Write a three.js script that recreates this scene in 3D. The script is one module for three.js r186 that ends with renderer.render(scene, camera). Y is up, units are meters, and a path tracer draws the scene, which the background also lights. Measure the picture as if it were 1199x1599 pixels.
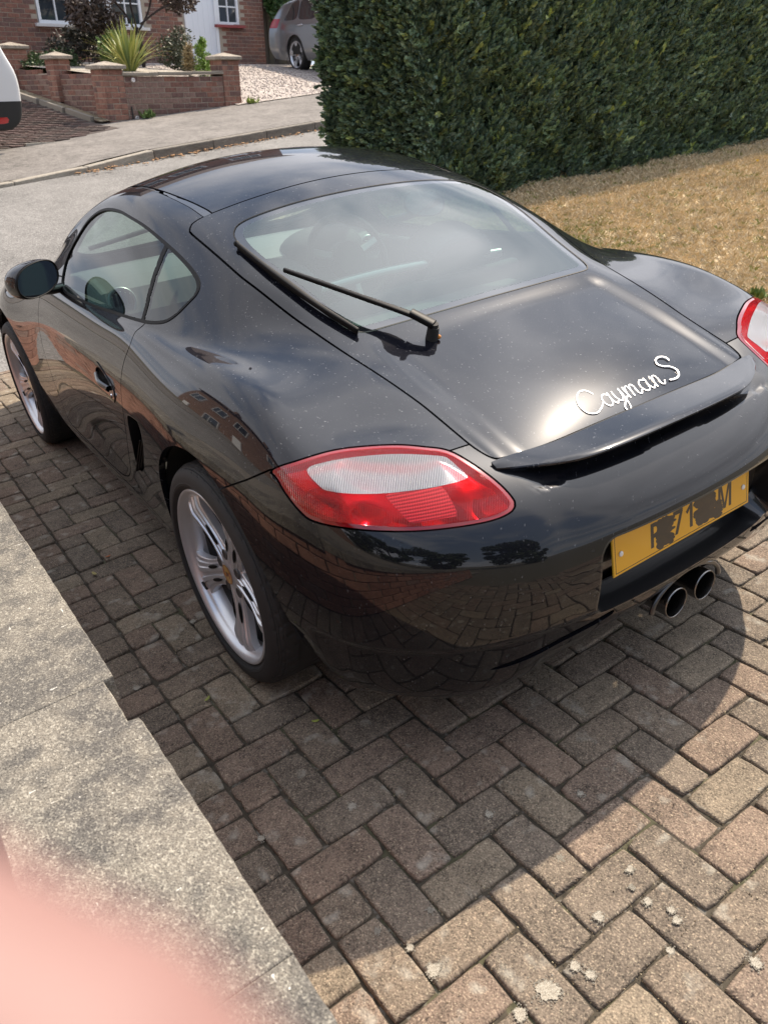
import * as THREE from 'three';
import { mergeGeometries, mergeVertices, toCreasedNormals } from 'three/addons/utils/BufferGeometryUtils.js';
import { RoundedBoxGeometry } from 'three/addons/geometries/RoundedBoxGeometry.js';
import { MarchingCubes } from 'three/addons/objects/MarchingCubes.js';

// ---------------------------------------------------------------- camera, light, exposure
// World frame: the plane of the driveway is y = 0, x runs along the parked car towards the street, z to the car's right.
const scene = new THREE.Scene();
const camera = new THREE.PerspectiveCamera(66.2, 767 / 1024, 0.004, 600);
camera.rotation.order = 'YXZ';
camera.position.set(-1.8149, 1.4753, -1.4856);
camera.rotation.set(-0.4943, -2.1385, -0.1041);
camera.focus = 2.6;
camera.userData.fStop = 7.5;
const renderer = new THREE.WebGLRenderer({ antialias: true });
renderer.toneMapping = THREE.LinearToneMapping;
renderer.toneMappingExposure = 1.5;
renderer.shadowMap.enabled = true;
renderer.setSize(767, 1024);

const SUN = new THREE.Vector3(0.185, 0.737, 0.650).normalize();
const sun = new THREE.DirectionalLight(0xffeed8, 4.9);
sun.position.copy(SUN).multiplyScalar(40);
sun.castShadow = true;
sun.shadow.radius = 1.2;
sun.shadow.mapSize.set(2048, 2048);
Object.assign(sun.shadow.camera, { left: -16, right: 16, top: 16, bottom: -16, near: 1, far: 90 });
scene.add(sun, sun.target);

// ---------------------------------------------------------------- noise and small helpers
function rng(seed) { let s = seed >>> 0; return () => { s = (s + 0x6D2B79F5) | 0; let t = Math.imul(s ^ (s >>> 15), 1 | s); t = (t + Math.imul(t ^ (t >>> 7), 61 | t)) ^ t; return ((t ^ (t >>> 14)) >>> 0) / 4294967296; }; }
const hash2 = (x, y, s = 0) => { let h = Math.imul(x | 0, 374761393) + Math.imul(y | 0, 668265263) + Math.imul(s | 0, 974711); h = Math.imul(h ^ (h >>> 13), 1274126177); return ((h ^ (h >>> 16)) >>> 0) / 4294967296; };
const sm = (t) => t * t * (3 - 2 * t);
const clamp = (v, a = 0, b = 1) => Math.min(b, Math.max(a, v));
const step01 = (a, b, v) => sm(clamp((v - a) / (b - a)));
const mix = (a, b, t) => a + (b - a) * t;
// value noise; p > 0 makes it periodic so that textures tile
function vnoise(x, y, s = 0, p = 0) {
  const xi = Math.floor(x), yi = Math.floor(y), fx = sm(x - xi), fy = sm(y - yi);
  const w = p ? (v) => ((v % p) + p) % p : (v) => v;
  const a = hash2(w(xi), w(yi), s), b = hash2(w(xi + 1), w(yi), s), c = hash2(w(xi), w(yi + 1), s), d = hash2(w(xi + 1), w(yi + 1), s);
  return mix(mix(a, b, fx), mix(c, d, fx), fy);
}
function fbm(x, y, s = 0, o = 4, p = 0) { let v = 0, a = 0.5, t = 0; for (let i = 0; i < o; i++) { v += a * vnoise(x, y, s + i * 17, p); t += a; x *= 2; y *= 2; p *= 2; a *= 0.5; } return v / t; }
function dataTexture(n, f, srgb = true, m = n) {            // f(u, v) -> [r, g, b] in 0..1
  const d = new Uint8Array(n * m * 4);
  for (let j = 0; j < m; j++) for (let i = 0; i < n; i++) { const c = f(i / n, j / m, i, j), k = (j * n + i) * 4; d[k] = clamp(c[0]) * 255; d[k + 1] = clamp(c[1]) * 255; d[k + 2] = clamp(c[2]) * 255; d[k + 3] = 255; }
  const t = new THREE.DataTexture(d, n, m); t.wrapS = t.wrapT = THREE.RepeatWrapping; t.magFilter = THREE.LinearFilter; t.minFilter = THREE.LinearMipmapLinearFilter; t.generateMipmaps = true;
  if (srgb) t.colorSpace = THREE.SRGBColorSpace; t.needsUpdate = true; return t;
}
const L2S = (v) => v <= 0.0031308 ? v * 12.92 : 1.055 * Math.pow(v, 1 / 2.4) - 0.055;   // linear base colour -> byte value of an sRGB texture
const lin = (r, g, b) => new THREE.Color().setRGB(r, g, b);
const names = {};
function numbered(n) { const k = names[n] = (names[n] ?? -1) + 1; return k ? `${n}_${String(k).padStart(3, '0')}` : n; }
function shade(o) { o.traverse((m) => { if (m.isMesh) { m.castShadow = true; m.receiveShadow = true; } }); return o; }
function mesh(name, geo, m, parent) { const o = new THREE.Mesh(geo, m); o.name = numbered(name); o.castShadow = o.receiveShadow = true; if (parent) parent.add(o); return o; }
function tag(o, label, category, group) { o.userData.label = label; if (category) o.userData.category = category; if (group) o.userData.group = group; return o; }
function thing(name, label, category, pos, group) { const o = new THREE.Group(); o.name = numbered(name); if (pos) o.position.set(...pos); tag(o, label, category, group); scene.add(o); return o; }
function struct(name, geo, m, label) { const o = mesh(name, geo, m, scene); o.userData.kind = 'structure'; if (label) o.userData.label = label; return o; }
function std(c, rough = 0.8, o = {}) { return new THREE.MeshStandardMaterial({ color: Array.isArray(c) ? lin(...c) : c, roughness: rough, side: THREE.DoubleSide, ...o }); }
function phys(c, rough = 0.5, o = {}) { return new THREE.MeshPhysicalMaterial({ color: Array.isArray(c) ? lin(...c) : c, roughness: rough, side: THREE.DoubleSide, ...o }); }
const T = (g, x = 0, y = 0, z = 0) => g.translate(x, y, z);
function box(w, h, d, x = 0, y = 0, z = 0, r = 0) { const g = r ? new RoundedBoxGeometry(w, h, d, 2, r) : new THREE.BoxGeometry(w, h, d); return g.translate(x, y, z); }
function tube(pts, r, seg = 24, rs = 8, closed = false) { return new THREE.TubeGeometry(new THREE.CatmullRomCurve3(pts.map((p) => new THREE.Vector3(...p)), closed), seg, r, rs, closed); }
function plain(g) { const o = g.index ? g.toNonIndexed() : g.clone(); for (const k of Object.keys(o.attributes)) if (!['position', 'normal', 'uv'].includes(k)) o.deleteAttribute(k); return o; }
const join = (gs) => mergeGeometries(gs.map(plain));

// ---------------------------------------------------------------- sky: thin bright summer cloud with blue between
{
  const W = 1024, H = 512, d = new Float32Array(W * H * 4);
  for (let j = 0; j < H; j++) {
    const el = (j + 0.5) / H * Math.PI - Math.PI / 2;
    for (let i = 0; i < W; i++) {
      const az = (i + 0.5) / W * Math.PI * 2 - Math.PI;
      const x = Math.cos(el) * Math.cos(az), y = Math.sin(el), z = Math.cos(el) * Math.sin(az);
      const k = (j * W + i) * 4;
      let r, g, b;
      if (y < 0) { r = 0.16; g = 0.15; b = 0.13; } else {
        const up = Math.pow(clamp(y), 0.6);
        r = mix(0.66, 0.25, up); g = mix(0.73, 0.38, up); b = mix(0.82, 0.66, up);
        const q = 1 / (y + 0.22), cx = x * q, cz = z * q;
        const w1 = fbm(cx * 0.9 + 3.1, cz * 0.9 + 7.7, 5, 3);
        const n = fbm(cx * 1.5 + w1 * 1.3 + 11, cz * 1.5 + w1 + 4, 9, 6);
        const s = clamp(x * SUN.x + y * SUN.y + z * SUN.z), c = step01(0.36, 0.62, n + 0.22 * Math.pow(s, 4)), thick = step01(0.58, 0.78, n);
        const glow = 1.15 * Math.pow(s, 5) + 0.9 * Math.pow(s, 120);
        const w = (0.95 + glow + 0.28 * clamp(-(x * SUN.x + z * SUN.z) * 1.4)) * (1 - 0.26 * thick);
        r = mix(r, w, c * 0.92); g = mix(g, w * 1.0, c * 0.92); b = mix(b, w * 1.06, c * 0.92);
        r += glow * 0.22; g += glow * 0.24; b += glow * 0.26;
      }
      const S = 0.84;
      d[k] = r * S; d[k + 1] = g * S; d[k + 2] = b * S; d[k + 3] = 1;
    }
  }
  const t = new THREE.DataTexture(d, W, H, THREE.RGBAFormat, THREE.FloatType);
  t.mapping = THREE.EquirectangularReflectionMapping; t.magFilter = t.minFilter = THREE.LinearFilter; t.wrapS = THREE.RepeatWrapping; t.needsUpdate = true;
  scene.background = t; scene.environment = t;
}
// ---------------------------------------------------------------- surface tools for the cars: subdivision, cutting, flanges
function subdivide(V, F) {                                   // one Catmull-Clark step; V: [[x,y,z]], F: quads
  const fp = F.map((f) => { const p = [0, 0, 0]; for (const i of f) for (let k = 0; k < 3; k++) p[k] += V[i][k] / 4; return p; });
  const edges = new Map(), N = V.length;
  const ek = (a, b) => a < b ? a * 4194304 + b : b * 4194304 + a;
  F.forEach((f, fi) => { for (let k = 0; k < 4; k++) { const a = f[k], b = f[(k + 1) & 3], key = ek(a, b); let e = edges.get(key); if (!e) edges.set(key, e = { a, b, f: [] }); e.f.push(fi); } });
  const sumF = V.map(() => [0, 0, 0]), nF = new Uint16Array(N), sumE = V.map(() => [0, 0, 0]), nE = new Uint16Array(N), bE = V.map(() => null);
  F.forEach((f, fi) => { for (const i of f) { nF[i]++; for (let k = 0; k < 3; k++) sumF[i][k] += fp[fi][k]; } });
  const out = new Array(N), EV = [];
  for (const e of edges.values()) {
    const A = V[e.a], B = V[e.b], bd = e.f.length < 2;
    e.id = N + F.length + EV.length;
    EV.push([0, 1, 2].map((k) => bd ? (A[k] + B[k]) / 2 : (A[k] + B[k] + fp[e.f[0]][k] + fp[e.f[1]][k]) / 4));
    for (const [i, M] of [[e.a, B], [e.b, A]]) {
      nE[i]++; for (let k = 0; k < 3; k++) sumE[i][k] += (V[i][k] + M[k]) / 2;
      if (bd) (bE[i] ??= []).push(M);
    }
  }
  for (let i = 0; i < N; i++) {
    if (bE[i]) { out[i] = [0, 1, 2].map((k) => 0.75 * V[i][k] + 0.125 * (bE[i][0][k] + bE[i][1][k])); continue; }
    const n = nF[i]; out[i] = [0, 1, 2].map((k) => (sumF[i][k] / n + 2 * sumE[i][k] / nE[i] + (n - 3) * V[i][k]) / n);
  }
  const NF = [];
  F.forEach((f, fi) => { for (let k = 0; k < 4; k++) NF.push([f[k], edges.get(ek(f[k], f[(k + 1) & 3])).id, N + fi, edges.get(ek(f[(k + 3) & 3], f[k])).id]); });
  return [out.concat(fp, EV), NF];
}
function limitPoints(V, F) {
  const N = V.length, sE = V.map(() => [0, 0, 0]), sF = V.map(() => [0, 0, 0]), n = new Uint16Array(N), edge = new Map();
  for (const f of F) for (let k = 0; k < 4; k++) {
    const i = f[k], nx = f[(k + 1) & 3], op = f[(k + 2) & 3]; n[i]++;
    for (let c = 0; c < 3; c++) sF[i][c] += V[op][c];
    const key = i < nx ? i * 65536 + nx : nx * 65536 + i; edge.set(key, (edge.get(key) ?? 0) + 1);
  }
  const bd = V.map(() => null);
  for (const [key, c] of edge) { const a = Math.floor(key / 65536), b = key % 65536; for (let k = 0; k < 3; k++) { sE[a][k] += V[b][k]; sE[b][k] += V[a][k]; } if (c < 2) { (bd[a] ??= []).push(V[b]); (bd[b] ??= []).push(V[a]); } }
  return V.map((v, i) => bd[i] ? [0, 1, 2].map((k) => (4 * v[k] + bd[i][0][k] + bd[i][1][k]) / 6) : [0, 1, 2].map((k) => (n[i] * n[i] * v[k] + 4 * sE[i][k] + sF[i][k]) / (n[i] * (n[i] + 5))));
}
function fitCage(target, F, it = 14) {                       // control points whose limit surface passes through the targets
  const V = target.map((p) => p.slice());
  for (let k = 0; k < it; k++) { const L = limitPoints(V, F); for (let i = 0; i < V.length; i++) for (let c = 0; c < 3; c++) V[i][c] += 0.9 * (target[i][c] - L[i][c]); }
  return V;
}
// a patch: { p: flat positions, n: flat normals, i: triangles }
function patchFromQuads(V, F) {
  const p = new Array(V.length * 3), n = new Array(V.length * 3).fill(0), i = [];
  V.forEach((v, k) => { p[k * 3] = v[0]; p[k * 3 + 1] = v[1]; p[k * 3 + 2] = v[2]; });
  for (const f of F) {
    const a = V[f[0]], b = V[f[1]], c = V[f[2]], d = V[f[3]];
    const e1 = [c[0] - a[0], c[1] - a[1], c[2] - a[2]], e2 = [d[0] - b[0], d[1] - b[1], d[2] - b[2]];
    const x = e1[1] * e2[2] - e1[2] * e2[1], y = e1[2] * e2[0] - e1[0] * e2[2], z = e1[0] * e2[1] - e1[1] * e2[0];
    for (const q of f) { n[q * 3] += x; n[q * 3 + 1] += y; n[q * 3 + 2] += z; }
    i.push(f[0], f[1], f[2], f[0], f[2], f[3]);
  }
  for (let k = 0; k < n.length; k += 3) { const l = Math.hypot(n[k], n[k + 1], n[k + 2]) || 1; n[k] /= l; n[k + 1] /= l; n[k + 2] /= l; }
  return { p, n, i };
}
// cuts a patch along field(x, y, z, normal) = 0 and keeps the side where it is negative
function cut(P, field, off = 0) {
  const N = P.p.length / 3, f = new Float32Array(N);
  for (let k = 0; k < N; k++) f[k] = field(P.p[k * 3], P.p[k * 3 + 1], P.p[k * 3 + 2], P.n[k * 3], P.n[k * 3 + 1], P.n[k * 3 + 2]) - off;
  const R = { p: [], n: [], i: [] }, map = new Map(), em = new Map();
  const vert = (k) => { let r = map.get(k); if (r === undefined) { r = R.p.length / 3; map.set(k, r); for (let c = 0; c < 3; c++) { R.p.push(P.p[k * 3 + c]); R.n.push(P.n[k * 3 + c]); } } return r; };
  const cross = (a, b) => {
    const key = a < b ? a * 4194304 + b : b * 4194304 + a; let r = em.get(key);
    if (r === undefined) { const t = f[a] / (f[a] - f[b]); r = R.p.length / 3; em.set(key, r); for (let c = 0; c < 3; c++) { R.p.push(mix(P.p[a * 3 + c], P.p[b * 3 + c], t)); R.n.push(mix(P.n[a * 3 + c], P.n[b * 3 + c], t)); } }
    return r;
  };
  for (let t = 0; t < P.i.length; t += 3) {
    const v = [P.i[t], P.i[t + 1], P.i[t + 2]], s = v.map((k) => f[k] < 0), c = s[0] + s[1] + s[2];
    if (c === 3) R.i.push(vert(v[0]), vert(v[1]), vert(v[2]));
    else if (c === 1) { const k = s.indexOf(true), a = v[k], b = v[(k + 1) % 3], d = v[(k + 2) % 3]; R.i.push(vert(a), cross(a, b), cross(a, d)); }
    else if (c === 2) { const k = s.indexOf(false), a = v[k], b = v[(k + 1) % 3], d = v[(k + 2) % 3], m1 = cross(a, b), m2 = cross(a, d); R.i.push(m1, vert(b), vert(d), m1, vert(d), m2); }
  }
  return R;
}
const inv = (f) => (x, y, z, a, b, c) => -f(x, y, z, a, b, c);
function offset(P, d) { return { p: P.p.map((v, k) => v + P.n[k] * d), n: P.n, i: P.i }; }
function flange(P, depth, keep) {                           // turns the rim of a panel inwards
  const cnt = new Map(), M = 4194304;
  for (let t = 0; t < P.i.length; t += 3) for (let k = 0; k < 3; k++) { const a = P.i[t + k], b = P.i[t + (k + 1) % 3]; const r = b * M + a; if (cnt.has(r)) cnt.delete(r); else cnt.set(a * M + b, [a, b]); }
  const R = { p: P.p.slice(), n: P.n.slice(), i: P.i.slice() };
  for (const [a, b] of cnt.values()) {
    const A = [0, 1, 2].map((c) => P.p[a * 3 + c]), B = [0, 1, 2].map((c) => P.p[b * 3 + c]), nA = [0, 1, 2].map((c) => P.n[a * 3 + c]), nB = [0, 1, 2].map((c) => P.n[b * 3 + c]);
    if (keep && !keep(A)) continue;
    const e = [B[0] - A[0], B[1] - A[1], B[2] - A[2]], l = Math.hypot(...e); if (l < 1e-6) continue;
    let s = [e[1] * nA[2] - e[2] * nA[1], e[2] * nA[0] - e[0] * nA[2], e[0] * nA[1] - e[1] * nA[0]]; const sl = Math.hypot(...s) || 1; s = s.map((v) => v / sl);
    const k = R.p.length / 3;
    for (const q of [A, B, B.map((v, c) => v - nB[c] * depth), A.map((v, c) => v - nA[c] * depth)]) { R.p.push(...q); R.n.push(...s); }
    R.i.push(k, k + 2, k + 1, k, k + 3, k + 2);
  }
  return R;
}
function geometry(P, uv = 'box') {
  const g = new THREE.BufferGeometry(), N = P.p.length / 3, t = new Float32Array(N * 2);
  for (let k = 0; k < N; k++) {
    const x = P.p[k * 3], y = P.p[k * 3 + 1], z = P.p[k * 3 + 2];
    if (uv === 'top') { t[k * 2] = x; t[k * 2 + 1] = z; } else if (uv === 'rear') { t[k * 2] = -x - Math.abs(z) + (z > 0 ? 0.37 : 0); t[k * 2 + 1] = y; } else { t[k * 2] = x; t[k * 2 + 1] = y - Math.abs(z) + (z > 0 ? 0.37 : 0); }
  }
  g.setAttribute('position', new THREE.Float32BufferAttribute(P.p, 3)); g.setAttribute('normal', new THREE.Float32BufferAttribute(P.n, 3)); g.setAttribute('uv', new THREE.BufferAttribute(t, 2)); g.setIndex(P.i);
  return g;
}
// closed smooth outline through points, and the signed distance to it (negative inside)
function outline(pts, per = 10, tension = 0.5) {
  const c = new THREE.CatmullRomCurve3(pts.map((p) => new THREE.Vector3(p[0], p[1], 0)), true, 'catmullrom', tension), o = [];
  const n = pts.length * per; for (let k = 0; k < n; k++) { const q = c.getPoint(k / n); o.push([q.x, q.y]); } return o;
}
function sdf(poly) {
  return (x, y) => {
    let d = 1e9, inside = false;
    for (let i = 0, j = poly.length - 1; i < poly.length; j = i++) {
      const ax = poly[j][0], ay = poly[j][1], bx = poly[i][0], by = poly[i][1], ex = bx - ax, ey = by - ay, wx = x - ax, wy = y - ay;
      const t = clamp((wx * ex + wy * ey) / (ex * ex + ey * ey || 1)), qx = wx - ex * t, qy = wy - ey * t; d = Math.min(d, qx * qx + qy * qy);
      if ((ay > y) !== (by > y) && x < (bx - ax) * (y - ay) / (by - ay) + ax) inside = !inside;
    }
    return (inside ? -1 : 1) * Math.sqrt(d);
  };
}
// ---------------------------------------------------------------- levels: the drive is flat, the street beyond climbs
const L0 = new THREE.Vector3(11.4691, 1.3753, 2.9359);        // left foot of the garden wall across the street
const UP = new THREE.Vector3(-0.0498, 0.9966, 0.0658).normalize(), UL = new THREE.Vector3(0.2032, -0.0544, 0.9776).normalize(), NL = new THREE.Vector3().crossVectors(UL, UP).normalize();
UL.crossVectors(UP, NL).normalize();
const streetTurn = new THREE.Quaternion().setFromRotationMatrix(new THREE.Matrix4().makeBasis(UL, UP, NL));
const sp = (s, h, d) => L0.clone().addScaledVector(UL, s).addScaledVector(UP, h).addScaledVector(NL, d);
const planeY = (x, z) => 0.1227 * x + 0.0007 * z - 0.034;
function ph(s, d) { const p = sp(s, 0, d); return (planeY(p.x, p.z) - p.y) / (UP.y - 0.1227 * UP.x - 0.0007 * UP.z); }   // pavement height in street coordinates
function placeStreet(o, s, h, d, turn = 0) { o.position.copy(sp(s, h, d)); o.quaternion.copy(streetTurn).multiply(new THREE.Quaternion().setFromAxisAngle(new THREE.Vector3(0, 1, 0), turn)); return o; }
const lawnY = (x, z) => 0.012 + clamp(x - 0.7, 0, 6) * 0.128 * step01(1.35, 2.4, z);
function sheet(nu, nv, f, uvs = 1) {                         // grid surface f(u, v) -> [x, y, z]; uv in metres from x, z
  const p = [], t = [], ix = [];
  for (let j = 0; j <= nv; j++) for (let i = 0; i <= nu; i++) { const q = f(i / nu, j / nv); p.push(...q); t.push(q[0] * uvs, q[2] * uvs); }
  for (let j = 0; j < nv; j++) for (let i = 0; i < nu; i++) { const a = j * (nu + 1) + i, b = a + nu + 1; ix.push(a, b, a + 1, a + 1, b, b + 1); }
  const g = new THREE.BufferGeometry(); g.setAttribute('position', new THREE.Float32BufferAttribute(p, 3)); g.setAttribute('uv', new THREE.Float32BufferAttribute(t, 2)); g.setIndex(ix); g.computeVertexNormals();
  const n = g.attributes.normal; let up = 0; for (let k = 0; k < n.count; k++) up += n.getY(k);
  if (up < 0) { for (let k = 0; k < ix.length; k += 3) [ix[k], ix[k + 1]] = [ix[k + 1], ix[k]]; g.setIndex(ix); g.computeVertexNormals(); }
  return g;
}
// one rough ground sheet out to the horizon, under everything
struct('ground', sheet(90, 90, (u, v) => {
  const q = (t) => Math.sign(t - 0.5) * Math.pow(Math.abs(t - 0.5) * 2, 2.2) * 260, x = q(u) + 3, z = q(v) + 2;
  const y = x < 4.1 ? -0.03 : x < 9 ? mix(-0.03, planeY(9, z) - 0.2, (x - 4.1) / 4.9) : planeY(Math.min(x, 17), z) - 0.2 + Math.max(0, x - 17) * 0.03;
  return [x, y - 0.04, z];
}), std([.12, .11, .08], 1));

// ---------------------------------------------------------------- block paving in herringbone
const stoneTex = (seed, base, spread, grain, lichen = 0.1) => dataTexture(512, (u, v) => {
  const big = fbm(u * 5, v * 5, seed, 4, 5) - 0.5, mid = fbm(u * 28, v * 28, seed + 3, 3, 28) - 0.5, fine = vnoise(u * 170, v * 170, seed + 5, 170), dot = vnoise(u * 256, v * 256, seed + 9, 256);
  let k = 0.86 + big * spread + mid * spread * 0.9 + (fine - 0.5) * grain; let c = base.map((b) => b * k);
  if (dot > 0.80) { const t = (dot - 0.80) * 5; c = c.map((b, i) => mix(b, [.56, .49, .34][i], clamp(t) * (0.4 + 0.6 * fine))); }
  if (fine > 0.88) c = c.map((b, i) => mix(b, [.44, .34, .24][i], 0.5));
  if (fine < 0.10) c = c.map((b) => b * 0.55);
  const li = fbm(u * 9 + 3, v * 9, seed + 21, 4, 9); if (li > 0.70 - lichen) c = c.map((b, i) => mix(b, [.40, .38, .32][i], clamp((li - 0.70 + lichen) * 3)));
  return c.map(L2S);
});
const grainBump = (seed, f = 200) => dataTexture(256, (u, v) => { const a = 0.6 * vnoise(u * f / 2, v * f / 2, seed, f / 2) + 0.4 * fbm(u * 30, v * 30, seed + 1, 3, 30); return [a, a, a]; }, false);
const paverBump = grainBump(71, 160);
const paverMats = [[.202, .159, .116], [.181, .142, .105], [.191, .139, .103], [.165, .132, .100], [.210, .169, .121], [.197, .146, .110], [.147, .120, .093]].map((c, k) => {
  const t = stoneTex(100 + k * 7, c, 0.55, 0.75, 0.02); t.repeat.set(2.2, 2.2); const b = paverBump.clone(); b.repeat.set(4, 4); b.needsUpdate = true;
  return std(0xffffff, 0.92, { map: t, bumpMap: b, bumpScale: 0.0022 });
});
function blockGeometry(w, l, seed) {                         // a paving block with a worn, rounded arris; top at y = 0, long side along x
  const r = rng(seed), hx = l / 2, hz = w / 2, p = [], ix = [], t = [];
  const N = 5, M = 3, per = [];
  for (let i = 0; i < N; i++) per.push([mix(-1, 1, i / N), -1]); for (let i = 0; i < M; i++) per.push([1, mix(-1, 1, i / M)]); for (let i = 0; i < N; i++) per.push([mix(1, -1, i / N), 1]); for (let i = 0; i < M; i++) per.push([-1, mix(1, -1, i / M)]);
  const n = per.length, jit = per.map(() => (r() - 0.5) * 0.0022 - (r() < 0.12 ? r() * 0.005 : 0)), ou = r() * 3, ov = r() * 3;
  const rings = [[-0.0075, -0.0002], [-0.0035, -0.0011], [-0.0008, -0.0038], [0, -0.009], [0, -0.05]];
  const push = (x, y, z) => { p.push(x, y, z); t.push(x + ou, z + ov + y); };
  push(0, 0, 0);
  for (const [inn, y] of rings) for (let k = 0; k < n; k++) { const [a, b] = per[k], e = inn + jit[k]; const cx = Math.abs(a) === 1 && Math.abs(b) === 1 ? 0.003 : 0; push(a * (hx + e - cx), y, b * (hz + e - cx)); }
  for (let k = 0; k < n; k++) { const m = (k + 1) % n; ix.push(0, 1 + m, 1 + k); for (let q = 0; q < rings.length - 1; q++) { const a = 1 + q * n + k, b = 1 + q * n + m; ix.push(a, b, a + n, b, b + n, a + n); } }
  const g = new THREE.BufferGeometry(); g.setAttribute('position', new THREE.Float32BufferAttribute(p, 3)); g.setAttribute('uv', new THREE.Float32BufferAttribute(t, 2)); g.setIndex(ix); g.computeVertexNormals(); return g;
}
{
  const W = 0.1014, gap = 0.0048, drive = struct('driveway', sheet(60, 30, (u, v) => [mix(-2.3, 4.02, u), -0.0105 + 0.004 * (fbm(u * 90, v * 45, 4, 3) - 0.5), mix(-1.42, 1.62, v)]), std(0xffffff, 1, { map: (() => { const t = dataTexture(256, (u, v) => { const n = fbm(u * 40, v * 40, 31, 4, 40), m = fbm(u * 6, v * 6, 35, 3, 6); return [.050, .042, .030].map((b, i) => L2S(b * (0.4 + n * 1.5) + (m > 0.60 ? [.02, .025, .008][i] : 0) + (n > 0.7 ? 0.05 : 0))); }); t.repeat.set(2, 2); return t; })(), bumpMap: grainBump(5, 128), bumpScale: 0.006 }), 'block paved driveway with dark mossy joints');
  const geos = []; for (let k = 0; k < 9; k++) geos.push(blockGeometry(W - gap, 2 * W - gap, 900 + k));
  const a = -0.0082, ca = Math.cos(a), sa = Math.sin(a), blocks = [], r = rng(77);
  const at = (u, v) => [0.01 + W * (u * ca + v * sa), 0.0052 + W * (-u * sa + v * ca)];
  for (let u = -23; u < 40; u++) for (let v = -11; v < 16; v++) {
    const k = (((u - v) % 4) + 4) % 4;
    if (k === 0) { blocks.push([...at(u + 1, v + 0.5), 0]); }
    else if (k === 3 && v < 15) { blocks.push([...at(u + 0.5, v + 1), 1]); }
    if (v === -11 && k === 2) blocks.push([...at(u + 0.5, v + 0.5), 2]);   // half blocks against the edging row
  }
  for (let u = -23; u < 40; u++) blocks.push([...at(u + 0.5, -12), 1]);   // edging row laid across, against the wall
  const halves = [blockGeometry(W - gap, W - gap, 31), blockGeometry(W - gap, W - gap, 32)];
  const vis = (b) => { const d = new THREE.Vector3(b[0], 0, b[1]).project(camera); return Math.abs(d.x) < 1.15 && Math.abs(d.y) < 1.15 && d.z < 1 && !(b[0] > -0.3 && b[0] < 3 && b[1] > -0.6 && b[1] < 0.6); };
  camera.updateMatrixWorld(); camera.matrixWorldInverse.copy(camera.matrixWorld).invert();
  const list = blocks.map((b) => ({ b, v: vis(b), d: Math.hypot(b[0] - camera.position.x, b[1] - camera.position.z, 1.47) })).sort((p, q) => (q.v - p.v) || p.d - q.d);
  const restByMat = paverMats.map(() => []);
  list.forEach(({ b }, i) => {
    const [x, z, kind] = b, patch = fbm(x * 1.3 + 5, z * 1.3, 8, 3), mi = Math.min(6, Math.floor(r() * 5 + patch * 2.4)), g = kind === 2 ? halves[i % 2] : geos[Math.floor(r() * geos.length)];
    const M = new THREE.Matrix4().compose(new THREE.Vector3(x + (r() - 0.5) * 0.0012, (r() - 0.62) * 0.005 - (r() < 0.06 ? 0.004 : 0), z + (r() - 0.5) * 0.0012), new THREE.Quaternion().setFromEuler(new THREE.Euler((r() - 0.5) * 0.034, (kind === 1 ? Math.PI / 2 : 0) - a + (r() < 0.5 ? Math.PI : 0) + (r() - 0.5) * 0.014, (r() - 0.5) * 0.014)), new THREE.Vector3(1, 1, 1));
    if (i < 300) { const o = mesh('paving_block', g, paverMats[mi], drive); o.applyMatrix4(M); } else restByMat[mi].push(g.clone().applyMatrix4(M));
  });
  // the far blocks share a few materials: one part per tone would read as copies, so each tone's blocks are one mass
  restByMat.forEach((gs, k) => { if (gs.length) { const o = mesh('paving_blocks', join(gs), paverMats[k], drive); o.userData.kind = 'stuff'; } });
  // crumbs and dry moss in the joints, lichen spots, a few fallen leaves
  const cr = [], cr2 = [];
  for (let k = 0; k < 5200; k++) {
    const u = Math.floor(-22 + r() * 26), v = Math.floor(-10 + r() * 18), along = r() < 0.5, q = along ? at(u + r(), v + (r() - 0.5) * 0.06) : at(u + (r() - 0.5) * 0.06, v + r());
    const s = 0.0009 + r() * 0.0019, g = new THREE.TetrahedronGeometry(s).rotateX(r() * 6).rotateZ(r() * 6).translate(q[0], -0.003 + s * 0.6, q[1]); (r() < 0.72 ? cr : cr2).push(g);
  }
  const c1 = mesh('joint_crumbs', join(cr), std([.10, .075, .045], 1), drive), c2 = mesh('joint_crumbs', join(cr2), std([.30, .25, .16], 1), drive); c1.userData.kind = c2.userData.kind = 'stuff';
}
function blotch(r, seed, h = 0.0006) {                       // a thin crust of lichen with a ragged outline
  const q = rng(seed), n = 40, p = [[0, 0]], s = new THREE.Shape();
  for (let k = 0; k < n; k++) { const a = k / n * Math.PI * 2, d = r * (0.45 + 0.75 * vnoise(Math.cos(a) * 2.6 + seed, Math.sin(a) * 2.6, seed) + 0.22 * (q() - 0.5)); k ? s.lineTo(Math.cos(a) * d, Math.sin(a) * d) : s.moveTo(d, 0); }
  return new THREE.ExtrudeGeometry(s, { depth: h, bevelEnabled: false, curveSegments: 1 }).rotateX(-Math.PI / 2);
}
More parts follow.
